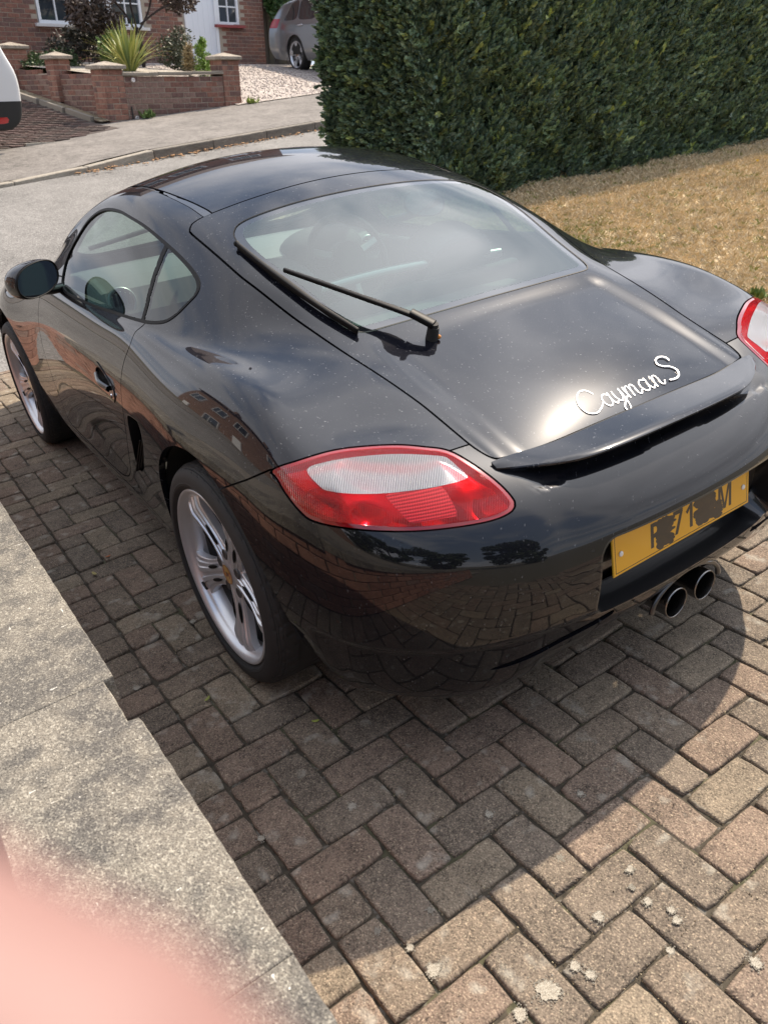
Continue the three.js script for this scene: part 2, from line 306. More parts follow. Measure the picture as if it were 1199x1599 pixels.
{
  const r = rng(15), gs = [], cover = std(0xffffff, 1, { map: dataTexture(256, (u, v) => { const n = fbm(u * 40, v * 40, 7, 4, 40); const d = vnoise(u * 90, v * 90, 17, 90); return (d < 0.34 ? [.20, .165, .125] : [.40, .375, .31]).map((b) => L2S(b * (0.45 + 0.9 * n))); }, true), bumpMap: grainBump(6, 128), bumpScale: 0.001 });
  const px = [[-1.18, -.68], [-1.15, -.55], [-1.18, -.58], [-1.22, -.86], [-1.06, -1.0], [-1.1, -.77], [-1.22, -.58], [-1.26, -.56], [-1.25, -.78], [-1.22, -.79], [-1.22, -.93], [-.86, -.68], [-.64, -.91], [-.95, -.48], [-1.0, -1.01], [-1.04, -.64], [-1.28, -.57], [-1.31, -.63], [-1.42, -.53], [.33, -.9], [.13, -1.16], [-.58, -1.12], [-.96, -.93], [-.93, -1.04]], SZ = [13, 9, 6, 25, 16, 7, 9, 8, 10, 10, 13, 9, 11, 8, 8, 7, 9, 8, 12, 10, 11, 9, 7, 6];
  px.forEach(([x, z], k) => {
    const s = SZ[k] * 0.00105, n = Math.round(30 + s * 6500), lob = r() * 6;
    const edge = (a) => 0.55 + 0.6 * vnoise(Math.cos(a) * 1.6 + lob, Math.sin(a) * 1.6 + k, 9) + 0.22 * vnoise(Math.cos(a) * 6 + lob, Math.sin(a) * 6, 19);
    const sh = new THREE.Shape(); for (let q = 0; q < 60; q++) { const a = q / 60 * Math.PI * 2, d = s * 0.78 * edge(a) * (0.86 + 0.28 * r()); q ? sh.lineTo(Math.cos(a) * d, Math.sin(a) * d) : sh.moveTo(d, 0); }
    if (s > 0.0075) gs.push(new THREE.ExtrudeGeometry(sh, { depth: 0.0006, bevelEnabled: false }).rotateX(-Math.PI / 2).translate(x, 0.0012, z));
    for (let q = 0; q < n; q++) { const a = r() * 6.283, d = Math.pow(r(), 0.5) * s * edge(a) * (r() < 0.2 ? 1.6 : 1); gs.push(new THREE.CylinderGeometry(0.0005 + r() * 0.0012, 0.0006 + r() * 0.0014, 0.0004, 6).rotateY(r() * 6).translate(x + Math.cos(a) * d, 0.0008 + r() * 0.0005, z - Math.sin(a) * d)); }
  });
  cover.map.repeat.set(16, 16); const o = mesh('lichen_spots', join(gs), cover, scene); o.userData.kind = 'stuff'; o.userData.label = 'pale lichen spots on the sunlit paving blocks';
  const leaf = (x, z, y, s, a, c, label) => { const g = new THREE.SphereGeometry(1, 10, 6).scale(s, s * 0.12, s * 0.42), p = g.attributes.position; for (let k = 0; k < p.count; k++) p.setY(k, p.getY(k) + 0.25 * p.getX(k) ** 2 / s); g.computeVertexNormals(); const m = mesh('fallen_leaf', g, std(c, 0.8), scene); m.position.set(x, y, z); m.rotation.y = a; tag(m, label, 'leaf'); };
  leaf(-.36, -1.235, .006, .013, .5, [.42, .16, .09], 'reddish dry leaf on the edging blocks beside the coping wall');
  leaf(-.06, -1.02, .005, .012, 2.1, [.28, .30, .08], 'small yellow green leaf in the joints near the wall');
  leaf(-.34, -.83, .005, .011, 1.1, [.30, .34, .07], 'tiny green leaf in a paving joint behind the rear wheel');
  leaf(.86, -1.06, .006, .016, .2, [.36, .30, .12], 'straw coloured dry leaf on the shaded paving near the door');
  leaf(.95, -.98, .006, .011, 1.6, [.40, .13, .05], 'orange brown dry leaf on the shaded paving near the front wheel');
}
// ---------------------------------------------------------------- the near garden wall with its concrete coping
const brickTone = [[.245, .118, .085], [.205, .104, .080], [.275, .140, .102], [.165, .095, .080], [.235, .150, .122], [.30, .155, .112]];
const brickBump = grainBump(90, 120);
const brickMats = brickTone.map((c, k) => { const t = dataTexture(128, (u, v) => { const n = fbm(u * 12, v * 12, 40 + k, 4, 12), f = vnoise(u * 64, v * 64, 60 + k, 64); return c.map((b) => L2S(b * (0.55 + n * 0.8 + (f - 0.5) * 0.35))); }); t.repeat.set(3, 3); const b = brickBump.clone(); b.repeat.set(6, 6); b.needsUpdate = true; return std(0xffffff, 0.9, { map: t, bumpMap: b, bumpScale: 0.002 }); });
const mortar = std([.36, .31, .25], 1, { bumpMap: grainBump(91, 128), bumpScale: 0.002 });
const brickGeo = {};
function brickShape(l, h, d, k) { const key = `${l.toFixed(3)},${h.toFixed(3)},${d.toFixed(3)},${k}`; if (!brickGeo[key]) { const g = new RoundedBoxGeometry(l, h, d, 1, 0.004), r = rng(k * 31 + 7), p = g.attributes.position, u = g.attributes.uv, n = g.attributes.normal, o = r() * 2; for (let i = 0; i < p.count; i++) { const ax = Math.abs(n.getX(i)) > 0.6, az = Math.abs(n.getY(i)) > 0.6; u.setXY(i, (ax ? p.getZ(i) : p.getX(i)) + o, (az ? p.getZ(i) : p.getY(i)) + o); } brickGeo[key] = g; } return brickGeo[key]; }
// courses of bricks on a face: len along x from 0, rows from y0 to y1, outer face at z = 0, depth dep; skip(x, y) leaves openings out
function bricks(parent, len, y0, y1, dep, o = {}) {
  const { pitch = 0.0755, L = 0.215, H = 0.0655, skip = null, seed = 1, tone = (r) => Math.floor(r() * 6), limit = 300, returns = 0, turn = 0, at = [0, 0, 0] } = o, r = rng(seed); let count = parent.userData.bricks ?? 0; const rest = [];
  const T0 = new THREE.Matrix4().makeRotationY(turn).setPosition(...at);
  let row = 0;
  for (let y = y0; y < y1 - 0.03; y += pitch, row++) {
    let x = (row & 1) ? -0.1125 : 0;
    for (; x < len - 0.02; x += 0.2265) {
      const a = Math.max(0, x), b = Math.min(len, x + L); if (b - a < 0.03) continue;
      if (skip && skip((a + b) / 2, y + H / 2, a, b)) continue;
      const full = b - a > 0.2 ? L : b - a, g = brickShape(full, H, dep, full === L ? Math.floor(r() * 4) : 0), m = brickMats[tone(r, (a + b) / 2, y)];
      const M = T0.clone().multiply(new THREE.Matrix4().compose(new THREE.Vector3((a + b) / 2 + (r() - .5) * .003, y + H / 2 + (r() - .5) * .003, -dep / 2 + (r() - .5) * .005), new THREE.Quaternion().setFromEuler(new THREE.Euler(0, (r() - .5) * .01, (r() - .5) * .012)), new THREE.Vector3(1, 1, 1)));
      if (count < limit) { const q = mesh('brick', g, m, parent); q.applyMatrix4(M); count++; } else rest.push([g.clone().applyMatrix4(M), m]);
    }
  }
  for (const m of new Set(rest.map((q) => q[1]))) { const q = mesh('brickwork', join(rest.filter((e) => e[1] === m).map((e) => e[0])), m, parent); q.userData.kind = 'stuff'; }
  parent.userData.bricks = count;
}
{
  const wall = thing('coping_wall', 'low brick wall under pale weathered concrete coping slabs beside the car', 'wall', [0, 0, -1.32]);
  const X0 = -3.6, X1 = 3.95;
  mesh('mortar_core', box(X1 - X0 - 0.02, 0.44, 0.19, (X0 + X1) / 2, 0.215, -0.117), mortar, wall);
  bricks(wall, X1 - X0, 0.0, 0.44, 0.1, { seed: 3, at: [X0, 0, 0], tone: (r) => [0, 2, 2, 5, 5, 4][Math.floor(r() * 6)] });
  // coping slabs, each cast with its own tone; the joint by the rear wheel has a chipped corner
  const slabTex = (s) => { const t = dataTexture(1024, (u, v) => {
    const big = fbm(u * 5, v * 5, s, 5, 5), mid = fbm(u * 26, v * 26, s + 2, 4, 26), g1 = vnoise(u * 420, v * 420, s + 4, 420), g2 = vnoise(u * 300, v * 300, s + 6, 300), g3 = vnoise(u * 190, v * 190, s + 8, 190), wh = vnoise(u * 90, v * 90, s + 12, 90);
    const crust = clamp(0.5 + (big - 0.5) * 2.6 + (mid - 0.5) * 2.2);      // lighter, browner crust in patches over a grey matrix
    let c = [0, 1, 2].map((i) => mix([.095, .089, .080][i], [.188, .170, .140][i], crust) * (0.78 + 0.44 * g1));
    const gr = Math.max((g2 - 0.60) * 3, (g3 - 0.78) * 4); if (gr > 0) c = c.map((b, i) => mix(b, [.38, .355, .295][i], clamp(gr) * (0.55 + 0.45 * crust)));
    if (g1 < 0.16) c = c.map((b) => b * 0.55);
    if (wh > 0.965) c = c.map((b, i) => mix(b, [.60, .58, .52][i], clamp((wh - 0.965) * 60)));
    return c.map(L2S); }); t.repeat.set(1.2, 1.2); return t; };
  const slabBump = grainBump(12, 220); slabBump.repeat.set(5, 5);
  const mats = [0, 1, 2].map((k) => std(0xffffff, 0.95, { map: slabTex(200 + k * 31), bumpMap: slabBump, bumpScale: 0.0025 }));
  let k = 0;
  const slab = (x0, x1, notch) => {
    const s = new THREE.Shape(), zr = 0.023, zl = -0.2435, q = rng(600 + k), e = () => (q() - 0.5) * 0.0022, pts = [];
    for (let i = 0; i <= 14; i++) pts.push([mix(x0 + 0.003, x1 - 0.003, i / 14), zl + e()]); 
    const N = 40; for (let i = 0; i <= N; i++) { const x = mix(x1 - 0.003, x0 + 0.003, i / N); pts.push([x, (notch && x > notch ? zr - 0.021 : zr) + e()]); if (notch && x > notch && mix(x1 - 0.003, x0 + 0.003, (i + 1) / N) <= notch) { pts.push([notch + 0.004, zr - 0.021 + e()]); pts.push([notch - 0.001, zr - 0.002 + e()]); } }
    pts.forEach(([x, z], i) => i ? s.lineTo(x, -z) : s.moveTo(x, -z));
    const g = new THREE.ExtrudeGeometry(s, { depth: 0.056, bevelEnabled: true, bevelSize: 0.003, bevelThickness: 0.004, bevelSegments: 2, steps: 1 }).rotateX(-Math.PI / 2).translate(0, 0.44, 0);
    const m = mesh('coping_slab', g, mats[k++ % 3], wall); m.rotation.x = (q() - 0.5) * 0.004;
  };
  for (let i = 4; i >= 0; i--) slab(-0.46 + i * 0.727 , -0.46 + (i + 1) * 0.727);
  slab(-1.185, -0.46, -0.612); slab(-1.912, -1.185); slab(-2.639, -1.912); slab(-3.366, -2.639);
  // ground of the garden behind the wall
  struct('garden_path', sheet(2, 2, (u, v) => [mix(-6, 3.95, u), 0.004, mix(-1.56, -7.9, v)]), std([.22, .20, .17], 0.95, { bumpMap: grainBump(13, 128), bumpScale: 0.003 }), 'plain path behind the coping wall');
}
// ---------------------------------------------------------------- the sports car: body surface
// Half sections [y, z] at stations x, rows from the sill to the centre line. Rear axle at x = 0.
const ROWS = {
  '2.95': [[.17, .66], [.23, .74], [.34, .79], [.50, .79], [.61, .765], [.675, .70], [.685, .63], [.68, .55], [.67, .46], [.665, .38], [.675, .2], [.68, 0]],
  '2.70': [[.17, .70], [.23, .79], [.36, .84], [.56, .845], [.69, .81], [.765, .735], [.775, .66], [.76, .58], [.735, .48], [.725, .40], [.735, .2], [.74, 0]],
  '2.415': [[.17, .72], [.23, .80], [.36, .855], [.58, .868], [.745, .845], [.835, .76], [.842, .68], [.805, .60], [.785, .50], [.78, .42], [.79, .22], [.795, 0]],
  '2.15': [[.17, .74], [.23, .80], [.36, .845], [.58, .86], [.755, .84], [.85, .772], [.86, .70], [.835, .63], [.83, .55], [.835, .47], [.85, .25], [.855, 0]],
  '1.85': [[.17, .77], [.25, .825], [.36, .835], [.58, .845], [.76, .83], [.87, .785], [.905, .745], [.925, .705], [.94, .66], [.955, .60], [.995, .32], [1.01, 0]],
  '1.50': [[.17, .78], [.25, .832], [.37, .832], [.58, .845], [.77, .832], [.885, .79], [.925, .762], [1.005, .715], [1.09, .655], [1.13, .595], [1.185, .30], [1.205, 0]],
  '1.15': [[.17, .785], [.25, .838], [.37, .836], [.58, .85], [.77, .838], [.885, .795], [.925, .768], [1.06, .69], [1.19, .60], [1.245, .51], [1.29, .26], [1.305, 0]],
  '0.80': [[.17, .79], [.25, .845], [.37, .845], [.58, .862], [.77, .846], [.885, .80], [.925, .768], [1.05, .69], [1.165, .60], [1.22, .50], [1.268, .25], [1.285, 0]],
  '0.50': [[.17, .795], [.25, .852], [.37, .864], [.58, .88], [.765, .86], [.885, .808], [.925, .765], [1.02, .69], [1.105, .595], [1.158, .49], [1.20, .25], [1.212, 0]],
  '0.22': [[.17, .79], [.25, .85], [.38, .884], [.60, .897], [.78, .872], [.888, .805], [.918, .745], [.972, .67], [1.03, .578], [1.065, .475], [1.088, .25], [1.092, 0]],
  '0.00': [[.17, .74], [.23, .82], [.38, .892], [.60, .903], [.79, .874], [.894, .80], [.910, .725], [.925, .64], [.948, .548], [.974, .45], [.982, .25], [.982, 0]],
  '-0.25': [[.17, .73], [.24, .81], [.38, .882], [.60, .898], [.775, .874], [.868, .81], [.880, .725], [.878, .62], [.882, .515], [.884, .43], [.891, .25], [.894, 0]],
  '-0.43': [[.165, .76], [.24, .815], [.39, .862], [.57, .882], [.71, .876], [.792, .845], [.818, .765], [.82, .63], [.825, .495], [.826, .42], [.834, .25], [.838, 0]],
};
// rows from the hatch edge down over the bumper to its lower edge, one column per row 5..11 of the last station
const REAR = [
  [[-.525, .768, .815], [-.545, .787, .70], [-.567, .783, .585], [-.593, .768, .468], [-.648, .749, .425], [-.660, .751, .25], [-.663, .753, 0]],
  [[-.575, .700, .825], [-.675, .692, .72], [-.735, .690, .59], [-.765, .688, .47], [-.788, .676, .40], [-.815, .664, .25], [-.825, .66, 0]],
  [[-.605, .560, .825], [-.725, .560, .725], [-.800, .555, .60], [-.842, .555, .48], [-.856, .555, .40], [-.878, .555, .25], [-.888, .555, 0]],
  [[-.590, .400, .815], [-.715, .400, .715], [-.792, .395, .595], [-.832, .392, .475], [-.846, .390, .40], [-.866, .390, .25], [-.876, .390, 0]],
  [[-.550, .245, .792], [-.672, .240, .698], [-.748, .242, .588], [-.788, .255, .475], [-.804, .275, .40], [-.846, .315, .25], [-.858, .325, 0]],
  [[-.505, .165, .755], [-.615, .160, .665], [-.69, .162, .56], [-.735, .182, .45], [-.755, .205, .39], [-.795, .255, .25], [-.806, .265, 0]],
];
const NOSE = [
  [[3.12, .585, .63], [3.17, .592, .57], [3.21, .597, .50], [3.24, .60, .42], [3.262, .60, .35], [3.295, .60, .18], [3.305, .60, 0]],
  [[3.17, .50, .665], [3.24, .50, .59], [3.285, .50, .51], [3.32, .50, .43], [3.34, .50, .35], [3.375, .50, .18], [3.385, .50, 0]],
  [[3.19, .41, .67], [3.27, .41, .595], [3.315, .41, .515], [3.35, .41, .435], [3.37, .41, .355], [3.405, .41, .18], [3.415, .41, 0]],
  [[3.18, .31, .67], [3.26, .31, .595], [3.31, .31, .515], [3.345, .31, .435], [3.365, .31, .355], [3.40, .31, .18], [3.41, .31, 0]],
  [[3.15, .22, .65], [3.23, .22, .58], [3.28, .22, .50], [3.315, .22, .42], [3.335, .22, .345], [3.37, .22, .175], [3.38, .22, 0]],
  [[3.08, .17, .60], [3.15, .17, .54], [3.20, .17, .47], [3.235, .17, .40], [3.255, .17, .33], [3.29, .17, .165], [3.30, .17, 0]],
];
function bodySurface(levels) {
  const V = [], F = [], id = new Map();
  const add = (key, x, y, z) => { const k = key; if (!id.has(k)) { id.set(k, V.length); V.push([x, y, z]); } return id.get(k); };
  const xs = Object.keys(ROWS).map(Number).sort((a, b) => a - b), keyOf = (x) => Object.keys(ROWS).find((k) => Number(k) === x);
  for (const sgn of [1, -1]) {
    const tagOf = (a, b, z) => z === 0 ? `c${a},${b}` : `${sgn}${a},${b}`;
    const P = (x, j) => { const [y, z] = ROWS[keyOf(x)][j]; return add(tagOf(x, j, z), x, y, sgn * z); };
    // end stations: column of row 5 shared with the end faces
    const end = (E, nm, lev, col) => { const [x, y, z] = E[lev][col]; return add(tagOf(nm, lev + '_' + col, z), x, y, sgn * z); };
    const R = (lev, col) => end(REAR, 'r', lev, col), Nn = (lev, col) => end(NOSE, 'n', lev, col);
    const row = (i, j) => i < 0 ? (j >= 5 ? R(0, j - 5) : R(5 - j, 0)) : i >= xs.length ? (j >= 5 ? Nn(0, j - 5) : Nn(5 - j, 0)) : P(xs[i], j);
    const quad = (a, b, c, d) => F.push(sgn < 0 ? [a, b, c, d] : [a, d, c, b]);
    for (let i = -1; i < xs.length; i++) for (let j = 0; j < 11; j++) quad(row(i, j), row(i, j + 1), row(i + 1, j + 1), row(i + 1, j));
    for (let c = 0; c < 6; c++) for (let l = 0; l < 5; l++) { quad(R(l, c), R(l + 1, c), R(l + 1, c + 1), R(l, c + 1)); quad(Nn(l, c), Nn(l, c + 1), Nn(l + 1, c + 1), Nn(l + 1, c)); }
  }
  let C = fitCage(V, F), Q = F;
  for (let k = 0; k < levels; k++) [C, Q] = subdivide(C, Q);
  return patchFromQuads(C, Q);
}
// ---------------------------------------------------------------- the sports car: panels, glass, lamps, wheels, cabin
function speckTexture(base, seed, dots, size, top) {          // dried water marks and dust on black paint
  const n = 1024, r = rng(seed), a = new Float32Array(n * n);
  for (let k = 0; k < dots; k++) {
    const cx = r() * n, cy = r() * n, s = size * (0.5 + Math.pow(r(), 3) * 3.2), v = 0.3 + 0.7 * r(), e = 0.6 + r() * 0.8, ring = r() < 0.25;
    const R = Math.ceil(s * 1.8); for (let y = -R; y <= R; y++) for (let x = -R; x <= R; x++) { const d = Math.hypot(x * e, y / e) / s; if (d < 1.2) { const q = ((Math.floor(cy + y) + n) % n) * n + (Math.floor(cx + x) + n) % n; a[q] = Math.max(a[q], v * (ring ? clamp(1 - Math.abs(d - 0.8) * 4) * 0.7 : clamp(1.2 - d))); } }
  }
  return dataTexture(n, (u, v, i, j) => {
    const film = 0.5 * fbm(u * 6, v * 6, 3, 4, 6) + 0.5 * fbm(u * 40, v * 40, 8, 2, 40), k = clamp(a[j * n + i] * 0.55 + top * Math.max(0, film - 0.42));
    return base.map((b, c) => L2S(mix(b, [0.27, 0.275, 0.28][c], k)));
  });
}
const CAR = {
  paintTop: phys(0xffffff, 0.23, { map: speckTexture([.006, .0065, .010], 11, 5200, 0.7, 0.03), metalness: 0, specularIntensity: 0.03, clearcoat: 1, clearcoatRoughness: 0.03, side: THREE.DoubleSide }),
  paint: phys(0xffffff, 0.4, { map: speckTexture([.005, .0055, .008], 12, 1500, 0.75, 0.012), metalness: 0, specularIntensity: 0.12, clearcoat: 1, clearcoatRoughness: 0.015 }),
  gloss: phys([.010, .010, .011], 0.35, { clearcoat: 1, clearcoatRoughness: 0.02 }),
  rubber: phys([.010, .010, .010], 0.6, { specularIntensity: 0.4 }), matt: std([.018, .018, .018], 0.75), trim: phys([.006, .006, .006], 0.5, { specularIntensity: 0.35 }), felt: std([.045, .046, .048], 0.95),
  glass: phys([.32, .45, .41], 0.01, { transmission: 1, thickness: 0, ior: 1.5 }),
  rearGlass: phys([.46, .62, .57], 0.0, { transmission: 0.94, thickness: 0, ior: 1.85 }),
  screen: phys([.93, .96, .94], 0.0, { transmission: 1, thickness: 0, ior: 1.45 }),
  alloy: std([.66, .67, .69], 0.30, { metalness: 0.65 }), alloyDark: std([.30, .30, .31], 0.4, { metalness: 0.7 }),
  chrome: std([.75, .75, .76], 0.14, { metalness: 1 }), steel: std([.24, .235, .23], 0.22, { metalness: 1 }), soot: std([.015, .013, .012], 0.9),
};
CAR.paintTop.map.repeat.set(1, 1); CAR.paint.map.repeat.set(1, 1);
const aw = (f) => (x, y, z, a, b, c) => f(x, y, Math.abs(z), a, b, c);
function makeSportsCar() {
  const car = thing('sports_car', 'black two-seat sports coupe parked on the block paving', 'car', [0, 0, 0]);
  const BODY = bodySurface(4);
  // fine relief pressed into the skin: step under the rear bumper, lowered deck between the hatch ridges
  for (let k = 0; k < BODY.p.length; k += 3) {
    const x = BODY.p[k], y = BODY.p[k + 1], w = Math.abs(BODY.p[k + 2]);
    let d = 0;
    if (x < -0.3) d += 0.012 * step01(0.398, 0.384, y) * step01(-0.44, -0.52, x);
    if (x < 0 && y > 0.7) d += 0.007 * step01(0.445, 0.365, w) * step01(-0.13, -0.22, x);
    if (d) for (let c = 0; c < 3; c++) BODY.p[k + c] -= BODY.n[k + c] * d;
  }
  { // normals again after the relief
    const n = BODY.n; n.fill(0);
    for (let t = 0; t < BODY.i.length; t += 3) { const [a, b, c] = [BODY.i[t] * 3, BODY.i[t + 1] * 3, BODY.i[t + 2] * 3], p = BODY.p; const u = [p[b] - p[a], p[b + 1] - p[a + 1], p[b + 2] - p[a + 2]], v = [p[c] - p[a], p[c + 1] - p[a + 1], p[c + 2] - p[a + 2]]; const x = u[1] * v[2] - u[2] * v[1], y = u[2] * v[0] - u[0] * v[2], z = u[0] * v[1] - u[1] * v[0]; for (const q of [a, b, c]) { n[q] += x; n[q + 1] += y; n[q + 2] += z; } }
    for (let k = 0; k < n.length; k += 3) { const l = Math.hypot(n[k], n[k + 1], n[k + 2]) || 1; n[k] /= l; n[k + 1] /= l; n[k + 2] /= l; }
  }
  const far = 1;
  const P2 = (pts, per, t) => sdf(outline(pts, per, t));
  const sHatch = sdf([...outline([[.562, 0], [.562, .255], [.572, .42], [.582, .50], [.580, .535], [.558, .556], [.507, .559], [.24, .557], [-.04, .519], [-.206, .501], [-.433, .472], [-.596, .464], [-.640, .452], [-.656, .43], [-.668, .27], [-.671, 0], [-.671, -.15], [.562, -.15]], 6, 0.25)]);
  const fHatch = aw((x, y, w) => y > 0.6 ? sHatch(x, w) : far);
  const sGlass = P2([[.459, .0], [.459, .15], [.463, .30], [.464, .405], [.452, .452], [.415, .482], [.345, .496], [.25, .494], [.10, .473], [-.03, .456], [-.095, .444], [-.122, .428], [-.136, .39], [-.141, .2], [-.141, 0], [-.141, -.15], [.459, -.15]], 7, 0.4);
  const fGlass = aw((x, y, w) => y > 0.8 && x < 0.8 ? sGlass(x, w) : far);
  const sDlo = P2([[1.444, 1.03], [1.372, 1.117], [1.288, 1.163], [1.184, 1.187], [1.054, 1.190], [.923, 1.177], [.779, 1.156], [.620, 1.121], [.491, 1.087], [.40, 1.058], [.352, 1.036], [.333, 1.015], [.338, .995], [.362, .962], [.40, .940], [.463, .929], [.547, .923], [.769, .914], [1.02, .905], [1.274, .903], [1.372, .907], [1.432, .925], [1.452, .97]], 7, 0.5);
  const fDlo = aw((x, y, w) => w > 0.5 ? sDlo(x, y) : far);
  const sScreen = P2([[1.285, 0], [1.28, .25], [1.255, .40], [1.27, .475], [1.33, .515], [1.5, .565], [1.7, .61], [1.82, .60], [1.92, .50], [1.975, .30], [1.99, 0], [1.99, -.2], [1.285, -.2]], 7, 0.4);
  const fScreen = aw((x, y, w) => y > 0.88 ? sScreen(x, w) : far);
  const sDoor = P2([[.54, .94], [.538, .90], [.540, .865], [.568, .815], [.588, .765], [.597, .71], [.604, .66], [.62, .61], [.66, .55], [.72, .485], [.79, .41], [.845, .345], [.90, .315], [1.0, .298], [1.3, .292], [1.62, .30], [1.70, .315], [1.735, .37], [1.735, .55], [1.715, .75], [1.685, .88], [1.64, .925], [1.5, .945], [1.3, .95], [.9, .95]], 7, 0.5);
  const fDoor = aw((x, y, w) => w > 0.55 ? sDoor(x, y) : far);
  const sVent = P2([[.56, .655], [.48, .668], [.43, .665], [.418, .62], [.45, .56], [.53, .48], [.61, .432], [.655, .43], [.66, .465], [.61, .54], [.585, .60]], 7, 0.5);
  const fVent = aw((x, y, w) => w > 0.6 ? sVent(x, y) : far);
  const rrect = (cx, cy, hx, hy, r) => (x, y) => { const qx = Math.abs(x - cx) - hx + r, qy = Math.abs(y - cy) - hy + r; return Math.hypot(Math.max(qx, 0), Math.max(qy, 0)) + Math.min(Math.max(qx, qy), 0) - r; };
  const sPlate = rrect(0, 0.477, 0.345, 0.108, 0.05);
  const fPlate = (x, y, z) => x < -0.6 ? sPlate(z, y) : far;
  const sSlot = P2([[.27, .352], [.27, .366], [.33, .356], [.43, .336], [.53, .318], [.575, .312], [.575, .304], [.52, .302], [.42, .316], [.32, .338]], 6, 0.5);
  const fSlot = aw((x, y, w) => x < -0.6 ? sSlot(w, y) : far);
  const fTail = aw((x, y, w) => x < -0.6 && y < 0.5 ? (Math.hypot(w / 0.135, (y - 0.285) / 0.075) - 1) * 0.09 : far);
  const arch = (cx) => aw((x, y, w) => w > 0.5 && y < 0.95 ? (Math.hypot((x - cx) / 1.015, (y > 0.335 ? y - 0.335 : 0)) - 0.374) : far);
  const fArchR = arch(0.0), fArchF = arch(2.415);
  const sStrip = P2([[.577, .466], [.668, .468], [.75, .474], [.90, .486], [1.0, .493], [1.15, .497], [1.25, .49], [1.25, .499], [1.15, .507], [1.0, .506], [.90, .500], [.81, .496], [.68, .492], [.577, .492]], 6, 0.5);
  const fStrip = aw((x, y, w) => y > 1.05 && x > 0.578 ? sStrip(x, w) : far);
  const sBump = sdf([[-.02, .56], [-.10, .625], [-.176, .668], [-.32, .738], [-.40, .781], [-.47, .80], [-.585, .774], [-.598, .767], [-.62, .775], [-1.3, .9], [-1.3, 0], [-.02, 0]]);
  const fBump = aw((x, y, w) => w < 0.545 && y > 0.72 ? x + 0.590 : sBump(x, y));
  // tail lamp: its outline is drawn in the plane the lamp faces
  const ex = [-.698, 0, -.716], en = [-.539, .647, .539], ey = [en[1] * ex[2] - en[2] * ex[1], en[2] * ex[0] - en[0] * ex[2], en[0] * ex[1] - en[1] * ex[0]];
  const lampUV = (x, y, w) => [x * ex[0] + y * ex[1] + w * ex[2], x * ey[0] + y * ey[1] + w * ey[2]];
  const lampPoly = (pts, per = 8, t = 0.5) => { const s = P2(pts.map((p) => lampUV(...p)), per, t); return aw((x, y, w, a, b, c) => x < -0.3 && y > 0.6 && w > 0.3 ? s(...lampUV(x, y, w)) : far); };
  const fLamp = lampPoly([[-.404, .780, .859], [-.444, .802, .820], [-.469, .809, .739], [-.495, .805, .674], [-.525, .797, .611], [-.554, .786, .565], [-.587, .773, .522], [-.640, .752, .501], [-.699, .727, .488], [-.739, .705, .484], [-.757, .692, .488], [-.764, .683, .508], [-.758, .679, .551], [-.735, .681, .616], [-.695, .686, .695], [-.645, .693, .763], [-.587, .700, .817], [-.535, .706, .847], [-.505, .721, .857], [-.468, .748, .863], [-.424, .773, .860]]);
  const fWhite = lampPoly([[-.480, .790, .812], [-.488, .796, .773], [-.514, .797, .716], [-.553, .789, .633], [-.596, .771, .553], [-.611, .765, .542], [-.647, .749, .538], [-.666, .741, .537], [-.668, .739, .556], [-.651, .741, .623], [-.615, .746, .704], [-.578, .753, .764], [-.544, .761, .803], [-.526, .769, .812]]);
  const fDark = lampPoly([[-.548, .757, .804], [-.610, .746, .717], [-.674, .699, .704], [-.600, .713, .798]], 4, 0.05);
  const fRefl = lampPoly([[-.612, .745, .714], [-.661, .740, .600], [-.722, .700, .612], [-.678, .698, .700]], 4, 0.05);

  const G = 0.0022;                                          // half a shut line
  let rest = BODY;
  const take = (f, gap = G) => { const inside = cut(rest, f, -gap); rest = cut(rest, inv(f), -gap); return inside; };
  const add = (name, P, mat, uv, parent = car) => mesh(name, geometry(P, uv), mat, parent);
  const half = (P, s) => cut(P, (x, y, z) => -s * z);         // s = 1: right side, s = -1: left side
  // openings
  for (const f of [fArchR, fArchF]) rest = cut(rest, inv(f));
  const plateCut = take(fPlate, 0), slotCut = take(fSlot, 0); rest = cut(rest, inv(fTail));
  const ventCut = take(fVent, 0);
  // rear hatch with its window
  let hatch = take(fHatch, 0.003);
  const glassArea = cut(hatch, fGlass); hatch = cut(hatch, inv(fGlass));
  const hatchMesh = add('hatch', flange(hatch, 0.014), CAR.paintTop, 'top');
  const band = (x, y, z, a, b, c) => Math.max(-(fGlass(x, y, z) + 0.030), 0 * a);
  const rg = add('rear_window', offset(cut(glassArea, fGlass, -0.028), -0.001), CAR.rearGlass, 'top', hatchMesh);
  add('glass_border', offset(cut(cut(glassArea, inv(fGlass), 0.028), fGlass, -0.003), -0.0012), phys([.012, .013, .014], 0.05, { clearcoat: 1, clearcoatRoughness: 0.01 }), 'top', hatchMesh);
  add('window_seal', offset(cut(glassArea, inv(fGlass), 0.0035), 0.001), CAR.rubber, 'top', hatchMesh);
  // side windows
  const dlo = take(fDlo, 0);
  const barX = (y) => 0.543 + (y - 0.924) * 0.375;
  for (const s of [-1, 1]) {
    const side = half(dlo, s), trimBand = cut(side, inv(fDlo), 0.0075), inner = cut(side, fDlo, -0.0075);
    add('window_trim', flange(offset(trimBand, 0.002), 0.008), CAR.trim, 'side');
    add('side_window', offset(cut(inner, (x, y) => barX(y) + 0.010 - x), -0.003), CAR.glass, 'side');
    add('quarter_window', offset(cut(inner, (x, y) => x - barX(y) + 0.010), -0.003), CAR.glass, 'side');
    add('window_divider', flange(offset(cut(inner, (x, y) => Math.abs(x - barX(y)) - 0.011), -0.0015), 0.01), CAR.trim, 'side');
  }
  // windscreen
  const ws = take(fScreen, 0);
